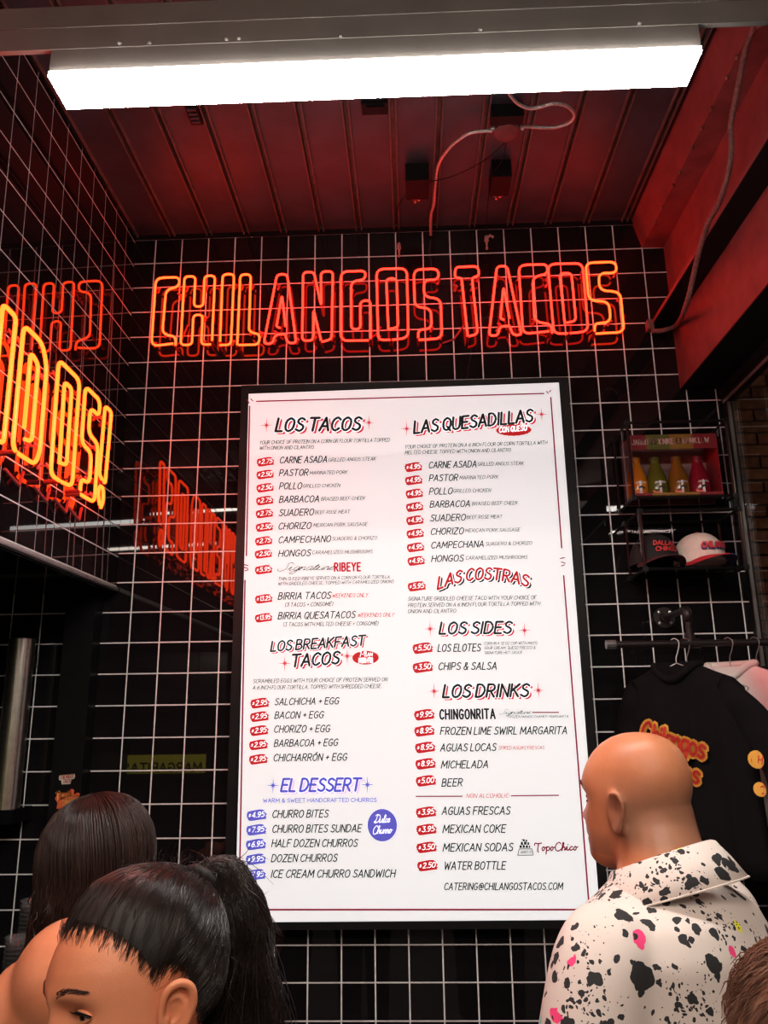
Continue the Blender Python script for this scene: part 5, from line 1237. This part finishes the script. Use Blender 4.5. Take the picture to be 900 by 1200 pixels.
# turned-down collar: a stand and a fall
def collar_ring(z, rx, ry, yc, tilt, n=40, gap=.35):
    out = []
    for q in range(n + 1):
        an = PI / 2 + gap + (2 * PI - 2 * gap) * q / n
        out.append(MBm @ Vector((rx * math.cos(an), yc + ry * math.sin(an), z - tilt * math.sin(an))))
    return out
R1 = [collar_ring(1.448, .082, .082, -.022, .032), collar_ring(1.482, .073, .074, -.022, .032), collar_ring(1.497, .072, .074, -.022, .030), collar_ring(1.496, .078, .080, -.022, .030), collar_ring(1.470, .094, .096, -.026, .036), collar_ring(1.441, .112, .112, -.030, .040), collar_ring(1.438, .110, .109, -.030, .040), collar_ring(1.462, .090, .090, -.024, .034)]
m_ = len(R1[0]); v = [p for r in R1 for p in r]
link('collar', v, [(a * m_ + q, a * m_ + q + 1, (a + 1) * m_ + q + 1, (a + 1) * m_ + q) for a in range(len(R1) - 1) for q in range(m_ - 1)], M_spl, shirt, True)
b = MB(); b.tube([p + Vector((0, 0, .0)) for p in collar_ring(1.4395, .1135, .1135, -.030, .040)], .0016, 5); b.build('collar_stitch', mat('seam thread', (.62, .55, .5), .8), shirt)
tr_ = MB()
for s_ in (-1, 1): tr_.tube([MBm @ Vector((s_ * x, y, z)) for x, y, z in ((.09, 0, .93), (.10, .0, .75), (.105, .0, .50), (.105, -.005, .30), (.105, -.005, .07))], [.105, .100, .082, .074, .070], 18)
loft(tr_, [(MBm @ Vector((0, 0, z)), rx, ry, X, Y) for z, rx, ry in ((.82, .185, .135), (.92, .190, .140), (1.0, .185, .135))])
V, F = fuse(tr_, .012, 6); link('trousers', V, F, mat('dark denim', (.02, .025, .04), .8, noise=.3, nscale=60), man, True)
for s_ in (-1, 1):
    b = MB(); loft(b, [(MBm @ Vector((s_ * .10, y, .045)), .046, r, X, Vector((0, 0, 1))) for y, r in ((-.075, .03), (-.05, .044), (.03, .044), (.10, .040), (.17, .030), (.195, .012))], 16); b.build('shoe', mat('black leather shoe', (.01, .01, .01), .4, noise=.1), man, True)
rebase(man)

# ---------------------------------------------------------------- the woman with the high ponytail
M_skw = skin_mat('woman skin', (.72, .275, .145), (.64, .225, .11))
M_hair = mat('dark hair', (.018, .012, .010), .30, spec=.55, noise=.5, nscale=30)
M_hair2 = mat('dark brown hair', (.030, .016, .013), .36, spec=.5, noise=.4, nscale=30)
d_ = .94; hp = at(155, 1164, d_); aw = math.radians(44)
Fw = (-math.sin(aw), -math.cos(aw))
MW = Matrix.Translation(hp) @ orient(Fw, -.02, .10) @ Matrix.Scale(.95, 4)
Hw = hp.z + .125; sB = Hw / 1.75
Fb = (-math.sin(aw * .8), -math.cos(aw * .8)); RB = orient(Fb); feet = hp + RB.to_3x3() @ Vector((0, -.035, 0)); feet.z = 0
MBw = Matrix.Translation(feet) @ RB @ Matrix.Scale(sB, 4)
wom = empty('person', feet, 'woman with dark hair pulled up in a messy ponytail, facing left', 'person', 'people in the queue')
mb = body_parts(MBw, .92, -.005, MW); head_mb(mb, MW)
V, F = fuse(mb, .0042, 5); face_shape(V, MW)
body = link('body', V, F, M_skw, wom, True)
for s_ in (-1, 1):
    e = ear_mb(s_, MW @ Matrix.Translation((s_ * .077 * .14, 0, 0)) @ Matrix.Scale(.86, 4)); V, F = fuse(e, .0015, 3); link('ear', V, F, M_skw, wom, True)
eye_parts(MW, wom, M_skw); brow_parts(MW, wom, mat('black brow hair', (.045, .022, .015), .7))
def sdir(an, el): return Vector((-math.sin(an) * math.cos(el), math.cos(an) * math.cos(el), math.sin(el)))
SKC = Vector((0, -.005, .020))
def _inside(p):
    if p.z > .119 or p.z < -.119: return False
    f, b_, w = hring(p.z); c = (f + b_) / 2; a = (f - b_) / 2
    return (abs(p.x) / w) ** 2.1 + (abs(p.y - c) / a) ** 2.1 < 1
NA, NE = 48, 40; SKT = []
for e_ in range(NE + 1):
    row = []
    for a_ in range(NA):
        dv = sdir(2 * PI * a_ / NA, -1.2 + (PI / 2 + 1.2) * e_ / NE); lo, hi = .02, .2
        for _ in range(13):
            md = (lo + hi) / 2
            if _inside(SKC + dv * md): lo = md
            else: hi = md
        row.append(lo)
    SKT.append(row)
def skull(dv, off):
    """point on the real head surface in the direction dv from its centre"""
    dv = dv.normalized(); el = math.asin(max(-1, min(1, dv.z))); az = math.atan2(-dv.x, dv.y) % (2 * PI)
    e = max(0, min(NE - .001, (el + 1.2) / (PI / 2 + 1.2) * NE)); a = az / (2 * PI) * NA; ei, ai = int(e), int(a) % NA; fe, fa = e - ei, a - int(a)
    k = (SKT[ei][ai] * (1 - fa) + SKT[ei][(ai + 1) % NA] * fa) * (1 - fe) + (SKT[ei + 1][ai] * (1 - fa) + SKT[ei + 1][(ai + 1) % NA] * fa) * fe
    return SKC + dv * (k + off)
rnd = random.Random(21)
def hairline(an):
    """elevation of the hairline for the angle around the head (0 = forehead)"""
    a = abs(an); P_ = [(0, .56), (.5, .53), (.85, .42), (1.10, .26), (1.32, -.02), (1.52, .06), (1.75, .02), (1.95, -.45), (2.4, -.75), (3.15, -.85)]
    for q in range(len(P_) - 1):
        if P_[q][0] <= a <= P_[q + 1][0]: k = (a - P_[q][0]) / (P_[q + 1][0] - P_[q][0]); return P_[q][1] + (P_[q + 1][1] - P_[q][1]) * k
    return -.85
G = sdir(PI, .74)
cap_ = MB(); n1, n2 = 72, 14; v = []; f = []
for q in range(n1):
    an = -PI + 2 * PI * q / n1; e0 = hairline(an) + .20; s0 = sdir(an, e0)
    for k in range(n2 + 1):
        t = k / n2; dv = (s0.lerp(G, t)).normalized() if s0.dot(G) > -.6 else (s0.lerp(sdir(0, PI / 2 - .01), min(1, t * 2)).lerp(G, max(0, t * 2 - 1))).normalized()
        v.append(MW @ skull(dv, .0035 + .006 * min(1, t * 4)))
for q in range(n1):
    w = (q + 1) % n1
    for k in range(n2): f.append((q * (n2 + 1) + k, q * (n2 + 1) + k + 1, w * (n2 + 1) + k + 1, w * (n2 + 1) + k))
hair = link('hair', v, f, mat('dark hair mass', (.010, .007, .006), .65, noise=.4), wom, True)
P_ = []
for q in range(5200):
    an = -PI + 2 * PI * q / 5200; an = rnd.uniform(-PI, PI) if q % 3 == 0 else (an * 3) % (2 * PI) - PI; e0 = hairline(an) - .02 + .02 * math.sin(an * 5) + abs(rnd.gauss(0, .14)); 
    if rnd.random() < .38: e0 = e0 + rnd.random() * (1.2 - e0) * .7
    s0 = sdir(an, e0); jit = rand3(rnd, .035); p = []; lift = rnd.uniform(.007, .015)
    for k in range(11):
        t = k / 10; dv = (s0.lerp(G + jit, t) + Vector((0, 0, .34)) * math.sin(PI * t) * (1 if abs(an) < 1.5 else .05)).normalized()
        p.append(MW @ skull(dv, -.001 + lift * min(1, t * 3.5) + .0012 * math.sin(an * 40 + t * 8)))
    P_.append(p)
strands(P_, .0006, M_hair, hair, 'hair_strands')['kind'] = 'stuff'
# baby hairs and fly-aways
P_ = []
for q in range(260):
    an = rnd.uniform(-1.9, 1.9); s0 = sdir(an, hairline(an) + rnd.uniform(-.07, .02)); a = skull(s0, .001); o_ = Vector((rnd.gauss(0, .3) - math.sin(an) * .4, -.3, .8 + rnd.gauss(0, .2))).normalized(); L_ = rnd.uniform(.008, .03)
    P_.append([MW @ a, MW @ (a + o_ * L_ * .5 + s0 * .002), MW @ (a + o_ * L_ + s0 * .001 * rnd.random())])
for q in range(150):
    dv = (G + rand3(rnd, .5)); dv.z = abs(dv.z) + .2; dv = dv.normalized(); a = skull(dv, .008); o_ = (dv + rand3(rnd, .7)).normalized()
    P_.append([MW @ a, MW @ (a + o_ * .015 + rand3(rnd, .003)), MW @ (a + o_ * .03 + rand3(rnd, .008))])
strands(P_, .00035, M_hair, hair, 'loose_hairs')['kind'] = 'stuff'
# gathered bun and the fall of the tail
g0 = MW @ skull(G, .004); gd = (MW.to_3x3() @ G).normalized()
tie = MB(); ax_ = gd.orthogonal().normalized(); ay_ = gd.cross(ax_)
tie.tube([g0 + gd * .012 + (ax_ * math.cos(q * PI / 8) + ay_ * math.sin(q * PI / 8)) * .019 for q in range(16)], .006, 8, closed=True); tie.build('hair_tie', mat('black hair tie', (.012, .01, .01), .7, noise=.2), hair, True)
side = (at(400, 1100, d_) - at(100, 1100, d_)).normalized(); back = Vector((0, 1, 0))
P_ = []
for q in range(3400):
    r0 = rand3(rnd, .009); u = rnd.random(); sp = max(-1.6, min(1.25, rnd.gauss(0, 1))); sp2 = max(-1.5, min(1.5, rnd.gauss(0, 1))); ph_ = rnd.uniform(0, 1.6) + int(rnd.random() * 5); Lh = rnd.uniform(.16, .34)
    top = g0 + gd * (.016 + .014 * rnd.random()) + Vector((0, 0, .004 + .008 * rnd.random())) + side * (.006 + sp * .008) + back * sp2 * .010
    mid = g0 + side * (.029 + .019 * sp) + back * (.020 + .014 * sp2) + Vector((0, 0, -.010 + .022 * rnd.random()))
    low = mid + side * (.010 + .012 * sp) + Vector((0, 0, -.06)) + back * .006 * sp2
    low2 = low + side * (.002 + .014 * rnd.gauss(0, 1)) + Vector((0, 0, -Lh * .45)) + back * .010 * rnd.gauss(0, 1)
    end = low2 + side * (-.004 + .008 * rnd.gauss(0, 1)) + Vector((0, 0, -Lh * .5)) + rand3(rnd, .006)
    pp = spline([g0 + r0, top, mid, low, low2, end], 5)
    P_.append([p_ + side * (.0045 * math.sin(k_ * .75 + ph_) * min(1, k_ / 8)) + back * (.004 * math.cos(k_ * .62 + ph_) * min(1, k_ / 8)) for k_, p_ in enumerate(pp)])
strands(P_, .0006, M_hair, hair, 'ponytail')['kind'] = 'stuff'
core = MB(); core.tube(spline([g0 - gd * .004, g0 + gd * .016 + Vector((0, 0, .004)), g0 + side * .036 + back * .02 + Vector((0, 0, -.002)), g0 + side * .046 + back * .02 + Vector((0, 0, -.07)), g0 + side * .046 + back * .02 + Vector((0, 0, -.22))], 5), [.006, .007, .008, .009, .010, .011, .012, .013, .014, .016, .018, .022, .030, .030, .029, .027, .025, .022, .018, .012, .005], 14); core.build('ponytail_core', MATS['dark hair mass'], hair, True)
P_ = []
for q in range(34):   # escaping locks over the bun and beside it
    a = g0 + side * rnd.uniform(.01, .05) + Vector((0, 0, rnd.uniform(-.05, .03))) + back * .02; o_ = (side * rnd.uniform(-.2, 1.1) + Vector((0, 0, rnd.uniform(-.9, .9)))).normalized()
    P_.append(spline([a, a + o_ * .02 + rand3(rnd, .004), a + o_ * .045 + Vector((0, 0, -.012)) + rand3(rnd, .008)], 4))
a = g0 + side * .048 + Vector((0, 0, .0))
for q in range(16): P_.append(spline([a + rand3(rnd, .003), a + side * .022 + Vector((0, 0, -.008)) + rand3(rnd, .0012), a + side * .040 + Vector((0, 0, -.036)) + rand3(rnd, .002), a + side * .052 + Vector((0, 0, -.05)) + rand3(rnd, .003)], 5))
strands(P_, .0006, M_hair, hair, 'loose_locks')['kind'] = 'stuff'
def simple_top(MBx, RBx, sBx, m, parent, top=1.40, name='top', sh=1.0):
    b = MB(); X = RBx.to_3x3() @ Vector((1, 0, 0)); Y = RBx.to_3x3() @ Vector((0, 1, 0))
    rg = [(.90, .190, .140, -.005), (1.02, .175, .130, 0), (1.12, .172, .128, .006), (1.22, .182, .134, .004), (1.32, .196, .136, -.006), (min(top, 1.385), .188, .120, -.016)] + ([(1.42, .150, .098, -.022)] if top > 1.41 else [])
    loft(b, [(MBx @ Vector((0, y, z)), rx * sBx * sh, ry * sBx, X, Y) for z, rx, ry, y in rg])
    if top > 1.36:
        for s_ in (-1, 1): b.tube([MBx @ p for p in spline([Vector((s_ * .13 * sh, -.015, 1.395)), Vector((s_ * .185 * sh, -.012, 1.368)), Vector((s_ * .23, 0, 1.27)), Vector((s_ * .255, .01, 1.17))], 4)], [.055 + .001 * q for q in range(13)], 16)
    V, F = fuse(b, .010, 8); return link(name, V, F, m, parent, True)
def lower(MBx, RBx, m, parent):
    tr_ = MB(); X = RBx.to_3x3() @ Vector((1, 0, 0)); Y = RBx.to_3x3() @ Vector((0, 1, 0))
    for s_ in (-1, 1): tr_.tube([MBx @ Vector((s_ * x, y, z)) for x, y, z in ((.085, 0, .93), (.095, .0, .75), (.10, .0, .50), (.10, -.005, .30), (.10, -.005, .07))], [.100, .094, .070, .064, .056], 16)
    loft(tr_, [(MBx @ Vector((0, 0, z)), rx, ry, X, Y) for z, rx, ry in ((.82, .175, .13), (.92, .182, .135), (1.0, .168, .125))])
    V, F = fuse(tr_, .014, 6); link('trousers', V, F, m, parent, True)
M_dk = mat('charcoal jersey', (.015, .014, .016), .85, noise=.2, nscale=70); M_jean = mat('dark denim', (.02, .025, .04))
simple_top(MBw, RB, sB, M_dk, wom, 1.42, 'top', .95); lower(MBw, RB, M_jean, wom); rebase(wom)

# ---------------------------------------------------------------- the woman with long brown hair, further in
d_ = 1.62; hp = at(110, 1022, d_)
Fa = (-.93, .36); MA = Matrix.Translation(hp) @ orient(Fa, -.18, 0)
Hw = 1.58; sB = Hw / 1.75; RB = orient(Fa)
feet = hp + RB.to_3x3() @ Vector((-.03, -.03, 0)); feet.z = 0
MBa = Matrix.Translation(feet) @ RB @ Matrix.Scale(sB, 4)
wa = empty('person', feet, 'woman with long brown hair and a bare shoulder, seen from behind', 'person', 'people in the queue')
mb = body_parts(MBa, 1.0, -.005, MA, arml=((.27, .12, 1.22), (.22, .32, 1.18)))
head_mb(mb, MA)
sh_c = at(84, 1147, 1.43)
mb.tube([MBa @ Vector((0, -.02, 1.41)), sh_c + Vector((.03, .03, .0))], [.062, .080], 20); mb.tube([sh_c, sh_c + Vector((-.07, .0, -.13)), sh_c + Vector((-.10, .04, -.26))], [.085, .062, .048], 20)
mb.lathe(sh_c, [(.094 * math.sin(a * PI / 12), .094 * math.cos(a * PI / 12)) for a in range(13)], 24)
for s_ in (-1, 1): e = ear_mb(s_, MA @ Matrix.Translation((s_ * .012, 0, 0)) @ Matrix.Scale(.72, 4)); mb.add(e.v, e.f)
V, F = fuse(mb, .007, 8); face_shape(V, MA); link('body', V, F, M_skw, wa, True)
eye_parts(MA, wa, M_skw, False)
cap_ = MB(); v = []; f = []; n1, n2 = 48, 16
def longhair(an, t, off, wob=0):
    """t 0..1 from the crown over the skull then hanging down"""
    if t < .42:
        el_ = PI / 2 - (PI / 2 + .15) * (t / .42); return MA @ skull(sdir(an, el_), off)
    p = skull(sdir(an, -.15), off); k = (t - .42) / .58
    return MA @ (p + Vector((-p.x * .02 * k, -p.y * .10 * k, 0))) + Vector((0, 0, -.25 * k)) + side * (.012 * math.sin(k * 5 + an * 3 + wob) * k)
AN0 = .95
for q in range(n1 + 1):
    an = AN0 + (2 * PI - 2 * AN0) * q / n1
    for k in range(n2 + 1): v.append(longhair(an, k / n2, .014))
for q in range(n1):
    for k in range(n2): f.append((q * (n2 + 1) + k, q * (n2 + 1) + k + 1, (q + 1) * (n2 + 1) + k + 1, (q + 1) * (n2 + 1) + k))
hair = link('hair', v, f, M_hair2, wa, True)
P_ = []
for q in range(2200):
    an = rnd.uniform(AN0 - .15, 2 * PI - AN0 + .15); t0 = rnd.choice((0, 0, rnd.random() * .35)); off = rnd.uniform(.010, .026); wv = rnd.uniform(0, 6.3); Lk = rnd.uniform(.8, 1.12); p = []
    for k in range(15):
        t = t0 + (Lk - t0) * k / 14; a = longhair(an, t, off + .012 * max(0, t - .4), rnd.random() * .3)
        cu = .012 * max(0, t - .40) * 1.8; p.append(a + side * (math.sin(t * 34 + wv) * cu) + back * (math.cos(t * 34 + wv) * cu))
    P_.append(p)
strands(P_, .0010, M_hair2, hair, 'hair_strands')['kind'] = 'stuff'
P_ = []
for q in range(26):   # curls falling over the near shoulder
    a = at(rnd.uniform(42, 66), rnd.uniform(1010, 1060), 1.52 + rnd.random() * .04); wv = rnd.uniform(0, 6.3); dn = rnd.uniform(.08, .14)
    P_.append([a + Vector((0, 0, -dn * k / 16)) + side * (.010 * math.sin(k * .9 + wv) * (k / 16) - .010 * k / 16 * math.sin(wv)) + back * (.010 * math.cos(k * .9 + wv) * (k / 16)) for k in range(17)])
strands(P_, .0014, M_hair2, hair, 'curls')['kind'] = 'stuff'
simple_top(MBa, RB, sB, M_dk, wa, 1.30, 'top', 1.0); lower(MBa, RB, M_jean, wa); rebase(wa)

# ---------------------------------------------------------------- the short brown haired person at the lower right
d_ = .78; hp = at(984, 1284, d_); Fc = (-.2, .98); MC = Matrix.Translation(hp) @ orient(Fc, 0, 0)
Hc = hp.z + .125; sB = Hc / 1.75; RB = orient(Fc); feet = hp + RB.to_3x3() @ Vector((0, -.035, 0)); feet.z = 0
MBc = Matrix.Translation(feet) @ RB @ Matrix.Scale(sB, 4)
pc_ = empty('person', feet, 'person with short brown hair, only the top of the head in the lower right corner', 'person', 'people in the queue')
mb = body_parts(MBc, .95, .0, MC); head_mb(mb, MC)
for s_ in (-1, 1): e = ear_mb(s_, MC); mb.add(e.v, e.f)
V, F = fuse(mb, .008, 6); face_shape(V, MC); link('body', V, F, M_skm, pc_, True)
M_hair3 = mat('light brown hair', (.16, .085, .055), .42, spec=.4, noise=.4, nscale=40)
v = []; f = []; n1, n2 = 48, 12
for q in range(n1):
    an = -PI + 2 * PI * q / n1
    for k in range(n2 + 1):
        e0 = hairline(an); v.append(MC @ skull(sdir(an, e0 + (PI / 2 - e0) * k / n2), .006))
for q in range(n1):
    w = (q + 1) % n1
    for k in range(n2): f.append((q * (n2 + 1) + k, q * (n2 + 1) + k + 1, w * (n2 + 1) + k + 1, w * (n2 + 1) + k))
hair = link('hair', v, f, M_hair3, pc_, True); P_ = []
wh = sdir(PI, 1.1)
for q in range(2600):
    an = rnd.uniform(-PI, PI); e0 = hairline(an); el_ = e0 + (PI / 2 - e0) * rnd.random() ** .7; dv = sdir(an, el_); a = skull(dv, .005)
    fl_ = (dv - wh); fl_ = (fl_ - dv * fl_.dot(dv)); fl_ = fl_.normalized() if fl_.length > .05 else Vector((1, 0, 0)); L_ = rnd.uniform(.018, .034); j_ = rand3(rnd, .15)
    P_.append([MC @ a, MC @ (a + (fl_ + j_ * .6 + dv * .10) * L_ * .5), MC @ (a + (fl_ + j_ * .6 - dv * .20) * L_)])
strands(P_, .0008, M_hair3, hair, 'hair_strands')['kind'] = 'stuff'
simple_top(MBc, RB, sB, M_dk, pc_, 1.42, 'top', .98); lower(MBc, RB, M_jean, pc_); rebase(pc_)
